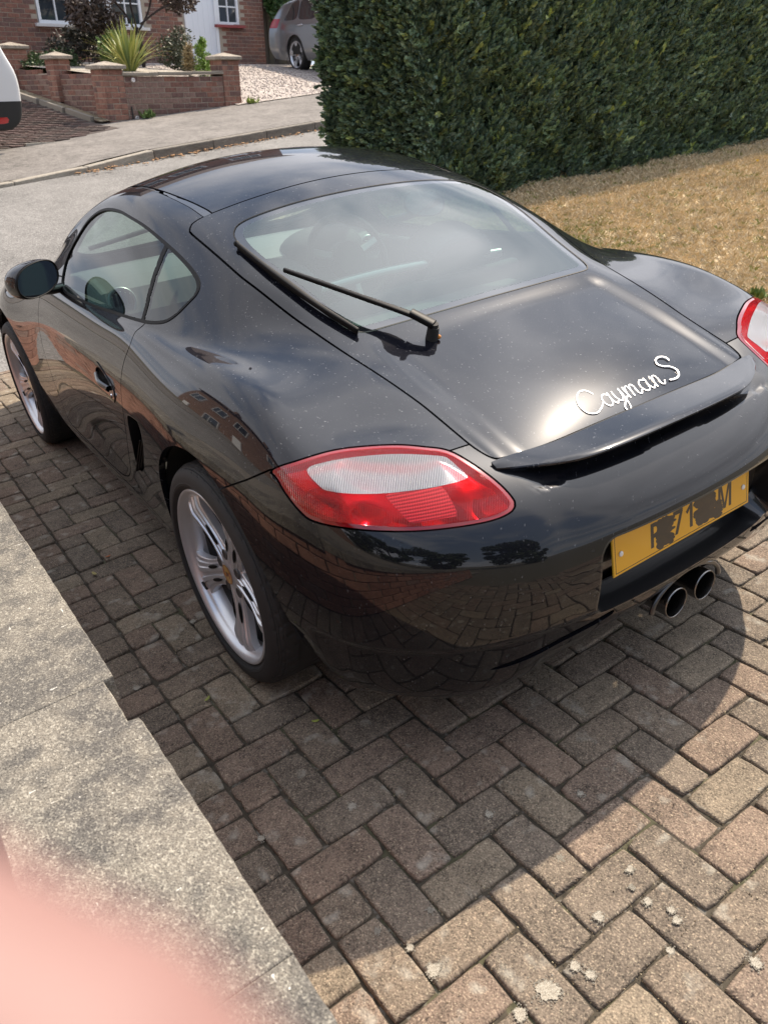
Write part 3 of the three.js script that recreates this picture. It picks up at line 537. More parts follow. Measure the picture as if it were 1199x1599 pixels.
  add('windscreen', offset(cut(ws, fScreen, -0.02), -0.002), CAR.screen, 'top');
  add('screen_seal', offset(cut(ws, inv(fScreen), 0.02), -0.001), CAR.rubber, 'top');
  // roof panel, drip strips
  const strip = take(fStrip, 0.002);
  for (const s of [-1, 1]) add('roof_strip', flange(offset(half(strip, s), -0.002), 0.006), CAR.gloss, 'top');
  const roof = cut(rest, aw((x, y, w) => Math.max(0.5 - x, x - 1.3, 1.1 - y, w - 0.49 + 0.02 * (x < 0.7) - (x > 1.1 ? 0.04 : 0))));
  const onRoof = aw((x, y, w) => Math.max(0.55 - x, x - 1.31, 1.12 - y, w - mix(0.478, 0.502, clamp((x - 0.58) / 0.45))));
  add('roof', flange(cut(rest, onRoof), 0.008), CAR.paintTop, 'top'); rest = cut(rest, inv(onRoof));
  // tail lamps, then the bumper, the doors and what is left: wings, sills and bonnet
  const lamp = take(fLamp, 0.002);
  const red = (c, r, bump, s) => { const t = dataTexture(128, bump, false); t.repeat.set(s[0], s[1]); return phys(c, r, { clearcoat: 1, clearcoatRoughness: 0.015, bumpMap: t, bumpScale: 0.004 }); };
  const ribs = (u) => { const v = Math.abs((u % 0.0625) / 0.0625 - 0.5) * 2; return [v, v, v]; };
  const dots = (u, v) => { const a = (u * 24) % 1 - 0.5, b = ((v * 24) % 1) - 0.5, q = clamp(1 - Math.hypot(a, b) * 2.2); return [q, q, q]; };
  const lens = (c, bump, n, scale, o = {}) => { const t = dataTexture(128, bump, false); t.repeat.set(n, n); return phys(c, 0.06, { transmission: 1, thickness: 0, ior: 1.5, bumpMap: t, bumpScale: scale, ...o }); };
  const mRed = lens([.72, .006, .014], ribs, 9, 0.003, { transmission: 0.75, specularIntensity: 0.6 }), mRim = phys([.22, .004, .009], 0.1, { clearcoat: 0.8, clearcoatRoughness: 0.01 }), mRefl = red([.40, .006, .012], 0.35, dots, [9, 9]), mClear = lens([.70, .70, .71], ribs, 9, 0.006, { roughness: 0.22, transmission: 0.55, clearcoat: 0.8, clearcoatRoughness: 0.02 }); mRefl.specularIntensity = 0.12; mRefl.bumpScale = 0.0025; mRefl.clearcoat = 0.7;
  for (const s of [-1, 1]) {
    let L = half(lamp, s);
    const lampMesh = add('tail_lamp', flange(offset(cut(L, inv(fLamp), 0.010), -0.001), 0.02), mRim, 'rear'); lampMesh.userData.label = 'red and white rear lamp cluster';
    L = cut(L, fLamp, -0.010);
    const sub = (name, f, m, d = 0.002) => { add(name, offset(cut(L, f), d), m, 'rear', lampMesh); L = cut(L, inv(f)); };
    sub('clear_lens', fWhite, mClear); sub('reflector', fRefl, mRefl, 0.001);
    add('red_lens', offset(L, 0.001), mRed, 'rear', lampMesh);
    // silvered bowls behind the lens
    const wells = cut(half(BODY, s), fLamp, -0.003), bowls = [[[-.585, .770, .68], .17], [[-.545, .735, .825], .07], [[-.615, .722, .75], .075], [[-.70, .70, .62], .09], [[-.73, .70, .53], .06]].map(([p, r]) => [...lampUV(...p), r]);
    const back = { p: wells.p.slice(), n: wells.n, i: wells.i };
    for (let k = 0; k < back.p.length; k += 3) { const [u, v] = lampUV(back.p[k], back.p[k + 1], Math.abs(back.p[k + 2])); let q = 0; for (const [bu, bv, r] of bowls) q = Math.max(q, 1 - ((u - bu) ** 2 + (v - bv) ** 2) / (r * r) * 2.4); const d = 0.014 + 0.030 * Math.max(0, q); for (let c = 0; c < 3; c++) back.p[k + c] -= back.n[k + c] * d; }
    const bg2 = geometry(back); bg2.computeVertexNormals(); mesh('lamp_housing', bg2, std([.72, .72, .73], 0.22, { metalness: 1 }), lampMesh);
  }
  const bumper = take(fBump);
  const bm = add('rear_bumper', flange(bumper, 0.016), CAR.paint, 'rear');
  add('plate_recess', offset(cut(BODY, fPlate, 0.004), -0.070), CAR.gloss, 'rear', bm);
  add('recess_edge', flange(cut(cut(BODY, fPlate, 0.0), inv(fPlate), 0.004), 0.072), CAR.gloss, 'rear', bm);
  for (const s of [-1, 1]) add('lower_slot', offset(half(cut(BODY, fSlot, 0.004), s), -0.022), CAR.matt, 'rear', bm);
  const door = take(fDoor);
  for (const s of [-1, 1]) {
    const d = half(door, s), hx = (x, y) => (x - 0.785) * 0.986 + (y - 0.700) * 0.166, hy = (x, y) => (y - 0.700) * 0.986 - (x - 0.785) * 0.166;
    const fHandle = aw((x, y) => { const u = hx(x, y), v = hy(x, y); return Math.hypot(Math.max(Math.abs(u) - 0.075, 0), v) - (0.038 + 0.006 * clamp(u / 0.08, -1, 1)); }), fBowl = aw((x, y) => (Math.hypot((hx(x, y) - 0.022) / 0.080, (hy(x, y) - 0.006) / 0.030) - 1) * 0.03), hole = cut(d, fHandle, -0.0012);
    const dm = add('door', flange(cut(d, inv(fHandle), -0.0012), 0.014), CAR.paint, 'side');
    const bowl = cut(hole, fBowl); for (let k = 0; k < bowl.p.length; k += 3) { const e = clamp(-fBowl(bowl.p[k], bowl.p[k + 1], bowl.p[k + 2]) / 0.03), q = 0.004 + 0.036 * Math.sqrt(e); for (let c = 0; c < 3; c++) bowl.p[k + c] -= bowl.n[k + c] * q; }
    const bg = geometry(bowl); bg.computeVertexNormals(); mesh('handle_recess', bg, CAR.trim, dm);
    add('door_handle', flange(offset(cut(hole, inv(fBowl)), 0.003), 0.012), CAR.paint, 'side', dm);
    mesh('pull_bar', tube([[0.725, 0.700, s * 0.868], [0.785, 0.709, s * 0.876], [0.865, 0.716, s * 0.860]], 0.009, 20, 10), CAR.gloss, dm);
    mesh('lock', new THREE.CylinderGeometry(0.007, 0.007, 0.004, 20).rotateX(Math.PI / 2).translate(0.70, 0.682, s * 0.872), CAR.chrome, dm);
    // air intake behind the door
    const v = half(cut(BODY, fVent, 0.004), s); const vm = add('air_intake', offset(v, -0.05), CAR.matt, 'side');
    add('intake_edge', flange(cut(half(cut(BODY, fVent), s), inv(fVent), 0.004), 0.05), CAR.gloss, 'side', vm);
    for (let k = 0; k < 4; k++) mesh('slat', box(0.007, 0.24 - Math.abs(k - 1.5) * 0.02, 0.03, 0, 0, 0, 0.003).rotateZ(0.75).translate(0.475 + k * 0.04, 0.565 - k * 0.022, s * 0.852), CAR.trim, vm);
  }
  for (const s of [-1, 1]) {
    const side = half(rest, s);
    const sill = cut(side, (x, y) => Math.max(y - 0.285 - 0 * x, 0.36 - x, x - 2.06), -0.001), up = cut(side, inv((x, y) => Math.max(y - 0.285, 0.36 - x, x - 2.06)), -0.001);
    add('sill', flange(sill, 0.01), CAR.paint, 'side');
    const rear = cut(up, (x) => x - 1.2), front = cut(up, (x) => 1.2 - x);
    add('rear_wing', flange(rear, 0.018, (p) => p[0] < 1.18), CAR.paintTop, 'side'); add('front_wing', flange(front, 0.018, (p) => p[0] > 1.22 && Math.abs(p[2]) > 0.02), CAR.paint, 'side');
  }
  // lining behind the skin, wheel wells, floor
  const shell = bodySurface(3); let lining = offset(shell, -0.026);
  for (const f of [(x, y, z) => fGlass(x, y, z) - 0.0, fDlo, fScreen]) lining = cut(lining, inv(f));
  for (const f of [fArchR, fArchF]) lining = cut(lining, inv(f), -0.012);
  lining = cut(lining, inv((x, y, z) => Math.min(fPlate(x, y, z), fSlot(x, y, z), fTail(x, y, z), fVent(x, y, z), fLamp(x, y, z))));
  add('inner_shell', lining, CAR.felt, 'side');  // dark inner shell added to block light at shut lines, also lines the roof
  mesh('floor_pan', join([box(1.9, 0.02, 1.5, 1.2, 0.2, 0), box(0.5, 0.02, 0.9, 0, 0.24, 0), box(0.9, 0.02, 0.9, 2.6, 0.24, 0)]), CAR.matt, car);
  for (const x of [0, 2.415]) for (const s of [-1, 1]) {
    const g = new THREE.CylinderGeometry(0.392, 0.392, 0.36, 40, 1, true, Math.PI / 2, Math.PI).rotateX(Math.PI / 2).rotateZ(Math.PI / 2 * 0).translate(x, 0.32, s * (x ? 0.645 : 0.685));
    mesh('wheel_well', join([g.rotateY(0), new THREE.CircleGeometry(0.42, 36).translate(x, 0.36, s * 0.53)]), std([.012, .012, .012], 0.95), car);
  }
  // wheels
  const wheel = makeWheel();
  for (const [x, s, r, w] of [[0, -1, 0.328, 0.265], [0, 1, 0.328, 0.265], [2.415, -1, 0.318, 0.235], [2.415, 1, 0.318, 0.235]]) {
    const o = wheel(r, w); o.name = numbered('wheel'); car.add(o); o.position.set(x, r - 0.003, s * (x ? 0.856 : 0.888)); o.rotation.set(0, s < 0 ? Math.PI : 0, x ? 0.80 : 0.927); 
  }
  // spoiler lip along the hatch edge
  {
    const pts = [], idx = [], N = 48, prof = 9;
    for (let k = 0; k <= N; k++) {
      const w = -0.466 + 0.932 * k / N, a = Math.abs(w), t = Math.sqrt(clamp(1 - Math.pow(a / 0.468, 6)));
      const xe = -0.685 + 0.024 * step01(0.25, 0.46, a), out = mix(0.020, 0.104, Math.pow(clamp(1 - Math.pow(a / 0.47, 3)), 0.7)) * mix(0.6, 1, t);
      const y0 = 0.7445 + 0.004 * step01(0.3, 0.46, a) + 0.006 * (1 - (a / 0.466) ** 2), th = 0.008 * mix(0.4, 1, t);
      const sec = [[xe, y0 + 0.001], [xe - out * 0.35, y0 - 0.002], [xe - out * 0.75, y0 - 0.0055], [xe - out * 0.96, y0 - 0.008], [xe - out, y0 - 0.0105], [xe - out * 0.985, y0 - 0.010 - th * 0.7], [xe - out * 0.88, y0 - 0.012 - th], [xe - out * 0.45, y0 - 0.036], [xe - 0.01, y0 - 0.045]];
      for (const q of sec) pts.push(q[0], q[1], w);
    }
    for (let k = 0; k < N; k++) for (let j = 0; j < prof; j++) { const a = k * prof + j, b = k * prof + (j + 1) % prof; idx.push(a, b, a + prof, b, b + prof, a + prof); }
    for (const k of [0, N]) for (let j = 1; j < prof - 1; j++) idx.push(k * prof, k * prof + j + (k ? 0 : 1), k * prof + j + (k ? 1 : 0));
    const g = new THREE.BufferGeometry(); g.setAttribute('position', new THREE.Float32BufferAttribute(pts, 3)); g.setIndex(idx); g.computeVertexNormals();
    const uv = new Float32Array(pts.length / 3 * 2); for (let k = 0; k < uv.length / 2; k++) { uv[k * 2] = pts[k * 3]; uv[k * 2 + 1] = pts[k * 3 + 2]; } g.setAttribute('uv', new THREE.BufferAttribute(uv, 2)); g.deleteAttribute('normal');
    mesh('rear_spoiler', toCreasedNormals(g, 0.62), CAR.paintTop, car);
  }
  { // added dark strip, paints the shade of the gap between hatch and lip
    const p = [], N = 30; for (let k = 0; k <= N; k++) { const w = -0.455 + 0.91 * k / N; p.push([-0.6765 + 0.024 * step01(0.25, 0.46, Math.abs(w)), 0.7355 + 0.006 * (1 - (w / 0.466) ** 2), w]); }
    mesh('gap_shade', tube(p, 0.006, 60, 8), CAR.rubber, car);
  }
  carDetails(car, BODY, { fDlo });
  return car;
}
// finds a point of the surface near (x, z), seen from above
function onTop(P, x, z) { let best = null, bd = 1e9; for (let k = 0; k < P.p.length; k += 3) { if (P.p[k + 1] < 0.6) continue; const d = (P.p[k] - x) ** 2 + (P.p[k + 2] - z) ** 2; if (d < bd) { bd = d; best = k; } } return { x1: P.p[best], y1: P.p[best + 1], p: new THREE.Vector3(x, P.p[best + 1], z), n: new THREE.Vector3(P.n[best], P.n[best + 1], P.n[best + 2]) }; }
function makeWheel() {
  return (R, W) => {
    const g = new THREE.Group(), hw = W / 2, rr = 0.2575;     // outer face towards +z, rim edge near z = 0
    // tyre
    const tp = []; const prof = [[rr - 0.012, -W + 0.02], [rr + 0.006, -W - 0.004], [rr + 0.03, -W - 0.010], [R - 0.018, -W - 0.006], [R - 0.004, -W + 0.012], [R, -W + 0.035], [R, -0.047], [R - 0.004, -0.020], [R - 0.014, -0.002], [R - 0.030, 0.008], [R - 0.052, 0.010], [rr + 0.010, 0.003], [rr + 0.003, -0.003], [rr - 0.012, -0.016]];
    for (const [r, z] of prof) tp.push(new THREE.Vector2(r, z));
    const curve = new THREE.SplineCurve(tp).getPoints(60);
    const tg = new THREE.LatheGeometry(curve, 96).rotateX(Math.PI / 2);
    const tyre = mesh('tyre', tg, CAR.tyre ??= std([.022, .022, .022], 0.72, { bumpMap: dataTexture(256, (u, v) => { const a = Math.abs(((u * 48 + v * 3) % 1) - 0.5) < 0.06 && v > 0.3 && v < 0.62 ? 0 : 1, b = [0.36, 0.44, 0.52, 0.58].some((q) => Math.abs(v - q) < 0.010) ? 0 : 1, c = Math.min(a, b) * (0.75 + 0.25 * (Math.sin(v * 260) > 0 && (v > 0.74)) ); return [c, c, c]; }, false), bumpScale: 0.005 }), g);
    // rim barrel and lip
    const bp = [[rr + 0.002, -0.006], [rr + 0.0035, -0.001], [rr + 0.001, 0.003], [rr - 0.006, 0.002], [rr - 0.013, -0.006], [rr - 0.018, -0.016], [rr - 0.026, -0.030], [rr - 0.032, -0.06], [rr - 0.036, -0.12], [rr - 0.028, -W + 0.03], [rr - 0.004, -W + 0.01]].map(([r, z]) => new THREE.Vector2(r, z));
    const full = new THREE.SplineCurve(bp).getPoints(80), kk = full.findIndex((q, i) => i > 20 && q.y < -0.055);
    const rim = mesh('rim', new THREE.LatheGeometry(full.slice(0, kk + 1), 96).rotateX(Math.PI / 2), CAR.alloy, g);
    mesh('barrel', new THREE.LatheGeometry(full.slice(kk), 96).rotateX(Math.PI / 2), CAR.barrel ??= std([.075, .072, .07], 0.6, { metalness: 0.3 }), rim);  // inner barrel colour holds brake dust plus painted shade deep in the wheel
    // five spokes, each of two outer blades and a slotted middle rib that fan out from the hub
    const spoke = (() => {                                     // stepped cross section swept out from the hub, widening to the rim
      const half = [[1, -0.030], [1, -0.010], [0.95, -0.0075], [0.74, -0.0070], [0.69, -0.0022], [0.45, -0.0018], [0.40, 0.0018], [0.17, 0.0022], [0.11, -0.0035]];
      const prof = [...half.map(([a, h]) => [-a, h]), [0, -0.0045], ...half.slice().reverse()], S = 26, p = [], ix = [], n = prof.length;
      const wc = new THREE.SplineCurve([[0.040, .046], [0.085, .042], [0.13, .040], [0.17, .047], [0.205, .061], [0.2455, .080]].map((q) => new THREE.Vector2(...q))), zc = new THREE.SplineCurve([[0, -.033], [.2, -.031], [.45, -.027], [.65, -.020], [.85, -.0135], [1, -.021]].map((q) => new THREE.Vector2(...q)));
      for (let k = 0; k <= S; k++) { const q = wc.getPoint(k / S), z = zc.getPoint(k / S).y; for (const [a, h] of prof) p.push(q.x, a * q.y, z + h); }
      for (let k = 0; k < S; k++) for (let j = 0; j < n - 1; j++) { const a = k * n + j; ix.push(a, a + n, a + 1, a + 1, a + n, a + n + 1); }
      const g = new THREE.BufferGeometry(); g.setAttribute('position', new THREE.Float32BufferAttribute(p, 3)); g.setAttribute('uv', new THREE.Float32BufferAttribute(new Float32Array(p.length / 3 * 2), 2)); g.setIndex(ix); return toCreasedNormals(g, 0.5);
    })();
    for (let k = 0; k < 5; k++) for (const s of [-1, 1]) mesh('spoke_slot', new THREE.SphereGeometry(1, 16, 8).scale(0.034, 0.0062, 0.004).rotateY(-0.09).translate(0.118, s * 0.0205, -0.0265).rotateZ(k * Math.PI * 2 / 5 + 0.12), CAR.trim, rim);
    for (let k = 0; k < 5; k++) mesh('spoke', spoke.clone().rotateZ(k * Math.PI * 2 / 5 + 0.12), CAR.alloy, rim);
    const hub = new THREE.LatheGeometry([[0.004, -0.026], [0.032, -0.026], [0.036, -0.030], [0.062, -0.034], [0.076, -0.040], [0.082, -0.055], [0.08, -0.09]].map(([r, z]) => new THREE.Vector2(r, z)), 48).rotateX(Math.PI / 2);
    mesh('hub', hub, CAR.alloy, rim);
    for (let k = 0; k < 5; k++) { const a = k * Math.PI * 2 / 5 + 0.12 + Math.PI / 5; mesh('bolt_hole', new THREE.LatheGeometry([[0.0005, 0.0006], [0.012, 0.0008], [0.0128, 0.0022], [0.0150, 0.0024], [0.0160, 0]].map(([r, z]) => new THREE.Vector2(r, z)), 20).rotateX(Math.PI / 2).translate(Math.cos(a) * 0.060, Math.sin(a) * 0.060, -0.0325), CAR.boltHole ??= std([.10, .10, .10], 0.5, { metalness: 0.6 }), rim); }
    const cap = dataTexture(64, (u, v) => { const a = (u * 1) % 1, q = Math.hypot(a - 0.5, v - 0.5); const shield = Math.abs(a - 0.5) < 0.3 && Math.abs(v - 0.5) < 0.36; if (!shield) return [0.62, 0.42, 0.16]; const bars = (Math.floor(v * 14) % 2) && ((a < 0.5) !== (v < 0.5)); return bars ? [0.55, 0.08, 0.06] : q < 0.12 ? [0.2, 0.15, 0.08] : [0.72, 0.55, 0.2]; });
    const cg = new THREE.CircleGeometry(0.030, 32).translate(0, 0, -0.0245); mesh('centre_cap', cg, phys(0xffffff, 0.35, { map: cap, clearcoat: 1 }), rim);
    // brake disc and caliper
    mesh('brake_disc', new THREE.LatheGeometry([[0.07, -0.10], [0.165, -0.10], [0.165, -0.124], [0.07, -0.124]].map(([r, z]) => new THREE.Vector2(r, z)), 48).rotateX(Math.PI / 2), CAR.alloyDark, g);
    const cal = box(0.10, 0.22, 0.07, 0, 0, 0, 0.02).translate(0.145, 0, -0.105).rotateZ(2.7); mesh('brake_caliper', cal, std([.35, .35, .36], 0.5, { metalness: 0.4 }), g);
    mesh('valve', new THREE.CylinderGeometry(0.004, 0.004, 0.03, 10).rotateZ(0.3).translate(-0.212, 0.075, -0.012), CAR.rubber, rim);
    return g;
  };
}
const WP = { piv: [-.222, -.268], h1: [-.165, -.302], a1: [-.178, -.296], a2: [-.05, -.376], a3: [.112, -.446], a4: [.158, -.468], b0: [.352, -.503], b1: [.225, -.497], b2: [.128, -.484], b3: [-.004, -.464], b4: [-.132, -.436] };
function carDetails(car, BODY) {
  { const a = onTop(BODY, -0.645, 0.03), b = onTop(BODY, -0.54, 0.03), k = (b.y1 - a.y1) / (b.x1 - a.x1); deckY = (x) => a.y1 + (x - a.x1) * k; }
  // number plate
  const plate = new THREE.Group(); plate.name = 'number_plate'; plate.position.set(-0.826, 0.495, 0); plate.rotation.set(0, -Math.PI / 2, 0); car.add(plate); plate.rotateX(-0.12);
  const cv = document.createElement('canvas'); cv.width = 1040; cv.height = 224; const c = cv.getContext('2d');
  c.fillStyle = '#e0a410'; c.fillRect(0, 0, 1040, 224); c.strokeStyle = '#1a1408'; c.lineWidth = 4; c.strokeRect(14, 12, 1012, 200);
  c.fillStyle = '#100e0a'; c.font = 'bold 186px sans-serif'; c.textAlign = 'center'; c.textBaseline = 'middle';
  const chars = [['R', 296], ['7', 466], ['1', 560], ['M', 838]];
  for (const [ch, x] of chars) { c.save(); c.translate(x, 116); c.scale(0.80, 1); c.fillText(ch, 0, 0); c.restore(); }
  c.font = '12px sans-serif'; c.fillText('motors', 640, 202);
  const r = rng(5); for (const [x0, x1, y0, y1, n] of [[318, 420, 60, 200, 90], [610, 745, 20, 190, 150], [770, 800, 120, 200, 30]]) for (let k = 0; k < n; k++) { c.fillStyle = r() < 0.7 ? '#17130d' : '#241c10'; c.beginPath(); c.ellipse(x0 + r() * (x1 - x0), y0 + r() * (y1 - y0), 14 + r() * 22, 8 + r() * 10, 0.5 * r(), 0, 7); c.fill(); }
  const pt = new THREE.CanvasTexture(cv); pt.colorSpace = THREE.SRGBColorSpace;
  mesh('plate_board', box(0.52, 0.111, 0.004, 0, 0, 0, 0.0019), phys([.55, .34, .02], 0.35), plate);
  const face = new THREE.PlaneGeometry(0.516, 0.107).translate(0, 0, 0.0026); mesh('plate_face', face, phys(0xffffff, 0.3, { map: pt, clearcoat: 0.6, clearcoatRoughness: 0.1 }), plate);
  for (const s of [-1, 1]) mesh('plate_screw', new THREE.SphereGeometry(0.007, 16, 10).scale(1, 1, 0.5).translate(s * 0.233, -0.002, 0.004), std([.8, .78, .72], 0.4), plate);
  // chrome lettering on the tail
  const at = (x, z) => onTop(BODY, x, z);
  const script = (pts, r) => tube(pts.map(([a, b]) => [a, b, 0]), r, Math.max(24, pts.length * 7), 8);
  const W = 1.0, badge = new THREE.Group(); badge.name = 'badge'; car.add(badge);
  const ring = (u) => [[u + .026, .029], [u + .014, .035], [u + .001, .027], [u - .003, .012], [u + .004, .002], [u + .016, .006], [u + .025, .024]];
  const L = [
    ['letter_c', [[.058, .046], [.050, .060], [.032, .064], [.008, .050], [-.006, .026], [-.001, .007], [.018, -.001], [.040, .005], [.060, .016]]],
    ['letter_a', ring(.066), [[.094, .036], [.089, .012], [.094, .002], [.104, .008]]],
    ['letter_y', [[.108, .035], [.105, .014], [.111, .003], [.122, .010], [.131, .030]], [[.133, .036], [.126, .006], [.114, -.020], [.102, -.027], [.099, -.017], [.114, -.004], [.138, .010]]],
    ['letter_m', [[.146, .035], [.140, .002]], [[.142, .014], [.152, .031], [.160, .033], [.161, .024], [.156, .002]], [[.158, .014], [.168, .031], [.176, .033], [.178, .024], [.174, .006], [.180, .002], [.190, .010]]],
    ['letter_a', ring(.198), [[.226, .036], [.221, .012], [.226, .002], [.236, .008]]],
    ['letter_n', [[.246, .035], [.240, .002]], [[.242, .014], [.253, .031], [.262, .032], [.263, .022], [.259, .006], [.265, .002], [.276, .011]]],
    ['letter_s', [[.352, .056], [.350, .068], [.334, .074], [.315, .069], [.307, .057], [.316, .046], [.333, .038], [.340, .025], [.331, .011], [.312, .004], [.288, .006]]],
  ];
  for (const [nm, ...strokes] of L) {
    const g = join(strokes.map((pts) => script(pts, nm === 'letter_s' ? 0.0028 : 0.0020))), pos = g.attributes.position;
    for (let k = 0; k < pos.count; k++) {
      const u = pos.getX(k) + pos.getY(k) * 0.12, v = pos.getY(k), h = pos.getZ(k);
      const z = -0.138 + u * 1.03, x = -0.645 + v * 1.15, q = plane(x, z);
      pos.setXYZ(k, x + q.n.x * (h * 0.45 + 0.0012), q.y + q.n.y * (h * 0.45 + 0.0012), z);
    }
    g.computeVertexNormals(); mesh(nm, g, CAR.badge ??= std([.46, .46, .47], 0.3, { metalness: 0.9 }), badge);
  }
  function plane(x, z) { const q = deckAt(x, z); return q; }
  // wiper: spindle, arm, blade along the left edge of the rear window
  const wiper = new THREE.Group(); wiper.name = 'rear_wiper'; car.add(wiper);
  const on = (x, z, h) => { const q = at(x, z); return [q.p.x + q.n.x * h, q.p.y + q.n.y * h, q.p.z + q.n.z * h]; };
  mesh('spindle', join([new THREE.CylinderGeometry(0.015, 0.017, 0.034, 24).rotateZ(0.3), new THREE.CylinderGeometry(0.0125, 0.0125, 0.012, 24).rotateZ(0.3).translate(-0.006, 0.02, 0)]).translate(...on(WP.piv[0], WP.piv[1], 0.016)), CAR.matt, wiper);
  mesh('arm', flatTube([on(...WP.piv, 0.036), on(...WP.a1, 0.046), on(...WP.a2, 0.045), on(...WP.a3, 0.030), on(...WP.a4, 0.024)], [0.013, 0.011, 0.008, 0.007, 0.0055], 0.006), CAR.trim, wiper);
  mesh('arm_head', flatTube([on(...WP.piv, 0.040), on(...WP.h1, 0.048)], [0.0155, 0.014], 0.009), CAR.trim, wiper);
  mesh('blade', flatTube([on(...WP.b0, 0.016), on(...WP.b1, 0.019), on(...WP.b2, 0.021), on(...WP.b3, 0.019), on(...WP.b4, 0.014)], [0.005, 0.007, 0.0085, 0.007, 0.005], 0.0055), CAR.rubber, wiper);
  mesh('blade_edge', flatTube([on(...WP.b0, 0.007), on(...WP.b2, 0.008), on(...WP.b4, 0.006)], [0.002, 0.002, 0.002], 0.007), CAR.rubber, wiper);
  mesh('blade_end', new THREE.SphereGeometry(0.009, 14, 10).translate(...on(...WP.b0, 0.014)), CAR.rubber, wiper);
  mesh('spindle_cap', new THREE.SphereGeometry(0.006, 12, 8).translate(...on(WP.piv[0] - 0.012, WP.piv[1] + 0.012, 0.008)), std([.50, .20, .04], 0.7), wiper);
  // twin tailpipes
  for (const s of [-1, 1]) {
    const pipe = new THREE.Group(); pipe.name = numbered('exhaust_pipe'); pipe.position.set(-0.868, 0.291, s * 0.057); car.add(pipe);
    mesh('pipe_sleeve', new THREE.LatheGeometry([[.0375, .20], [.0395, .05], [.0415, .004], [.0405, 0], [.0375, .002], [.036, .03], [.034, .20]].map(([a, b]) => new THREE.Vector2(a, b)), 48).rotateZ(-Math.PI / 2), CAR.steel, pipe);
    mesh('pipe_bore', new THREE.CircleGeometry(0.036, 32).rotateY(-Math.PI / 2).translate(0.12, 0, 0), CAR.soot, pipe);
  }
  mesh('exhaust_surround', new THREE.TorusGeometry(0.1, 0.006, 8, 48, Math.PI).scale(1.32, 0.72, 1).rotateY(-Math.PI / 2).translate(-0.852, 0.287, 0), CAR.gloss, car);
  mesh('silencer', box(0.22, 0.16, 0.7, -0.56, 0.29, 0, 0.05), std([.08, .075, .07], 0.5, { metalness: 0.6 }), car);
  // door mirrors
  for (const s of [-1, 1]) {
    const m = new THREE.Group(); m.name = numbered('door_mirror'); m.position.set(1.285, 0.985, s * 0.885); m.rotation.y = -s * 0.46; car.add(m); m.scale.setScalar(0.92);
    const sh = new THREE.SphereGeometry(1, 48, 32), p = sh.attributes.position;
    for (let k = 0; k < p.count; k++) { let x = p.getX(k), y = p.getY(k), z = p.getZ(k); const sq = (v, e) => Math.sign(v) * Math.pow(Math.abs(v), e); x = x < -0.2 ? -0.2 : x; p.setXYZ(k, x * 0.105, sq(y, 0.82) * 0.066 - 0.012 * z * s, sq(z, 0.82) * 0.106); }
    sh.computeVertexNormals(); mesh('mirror_housing', sh, CAR.paint, m);
    const ring = new THREE.TorusGeometry(1, 0.045, 10, 64), rp = ring.attributes.position; const sq = (v) => Math.sign(v) * Math.pow(Math.abs(v), 0.85);
    for (let k = 0; k < rp.count; k++) { const x = sq(rp.getX(k)), y = sq(rp.getY(k)), z = rp.getZ(k); rp.setXYZ(k, -0.022 + z * 0.12, y * 0.061 - 0.012 * x * s, x * 0.100); } ring.computeVertexNormals(); mesh('mirror_rim', ring, CAR.trim, m);
    const mg = new THREE.CircleGeometry(1, 56), gp = mg.attributes.position; for (let k = 0; k < gp.count; k++) { const x = sq(gp.getX(k)), y = sq(gp.getY(k)); gp.setXYZ(k, -0.0225, y * 0.058 - 0.012 * x * s, x * 0.097); } mg.computeVertexNormals(); mesh('mirror_glass', mg, std([.66, .68, .70], 0.04, { metalness: 1 }), m);
    mesh('mirror_foot', tube([[1.31, 0.945, s * 0.875], [1.37, 0.925, s * 0.83], [1.42, 0.915, s * 0.775]], 0.019, 16, 12), CAR.gloss, car);
  }
  // cabin
  const dark = std([.035, .036, .038], 0.8), soft = std([.055, .056, .058], 0.85), grey = std([.16, .165, .165], 0.7), silver = std([.5, .5, .5], 0.35, { metalness: 0.7 });
  const dash = new THREE.ExtrudeGeometry(new THREE.Shape([[0, 0], [.02, .16], [.06, .235], [.16, .26], [.34, .27], [.62, .24], [.66, 0]].map((q) => new THREE.Vector2(...q))), { depth: 1.28, bevelEnabled: true, bevelSize: 0.02, bevelThickness: 0.02, bevelSegments: 3, curveSegments: 6 }).translate(1.30, 0.62, -0.64);
  const dm = mesh('dashboard', dash, grey, car);
  mesh('instrument_binnacle', new THREE.SphereGeometry(1, 28, 16).scale(0.15, 0.09, 0.20).translate(1.37, 0.87, 0.36), dark, dm);
  for (const z of [-0.585, 0.585]) {
    mesh('air_vent', new THREE.TorusGeometry(0.052, 0.007, 10, 36).rotateY(-Math.PI / 2).rotateZ(-0.25).translate(1.322, 0.832, z), silver, dm);
    mesh('vent_hole', new THREE.CircleGeometry(0.050, 30).rotateY(-Math.PI / 2).rotateZ(-0.25).translate(1.322, 0.832, z), std([.01, .01, .01], 0.9), dm);
    for (let k = -2; k <= 2; k++) mesh('vent_slat', box(0.012, 0.086 - Math.abs(k) * 0.014, 0.005, 1.319, 0.832, z + k * 0.018, 0.001), silver, dm);
  }
  mesh('centre_console', box(0.9, 0.34, 0.26, 1.05, 0.45, 0, 0.05), dark, car);
  const sw = new THREE.Group(); sw.name = 'steering_wheel'; sw.position.set(1.14, 0.84, 0.355); sw.rotation.set(0, -Math.PI / 2, 0); sw.rotateX(-0.40); car.add(sw);
  mesh('wheel_rim', new THREE.TorusGeometry(0.182, 0.016, 14, 56), dark, sw); mesh('airbag_boss', new THREE.CylinderGeometry(0.072, 0.085, 0.05, 32).rotateX(Math.PI / 2), dark, sw);
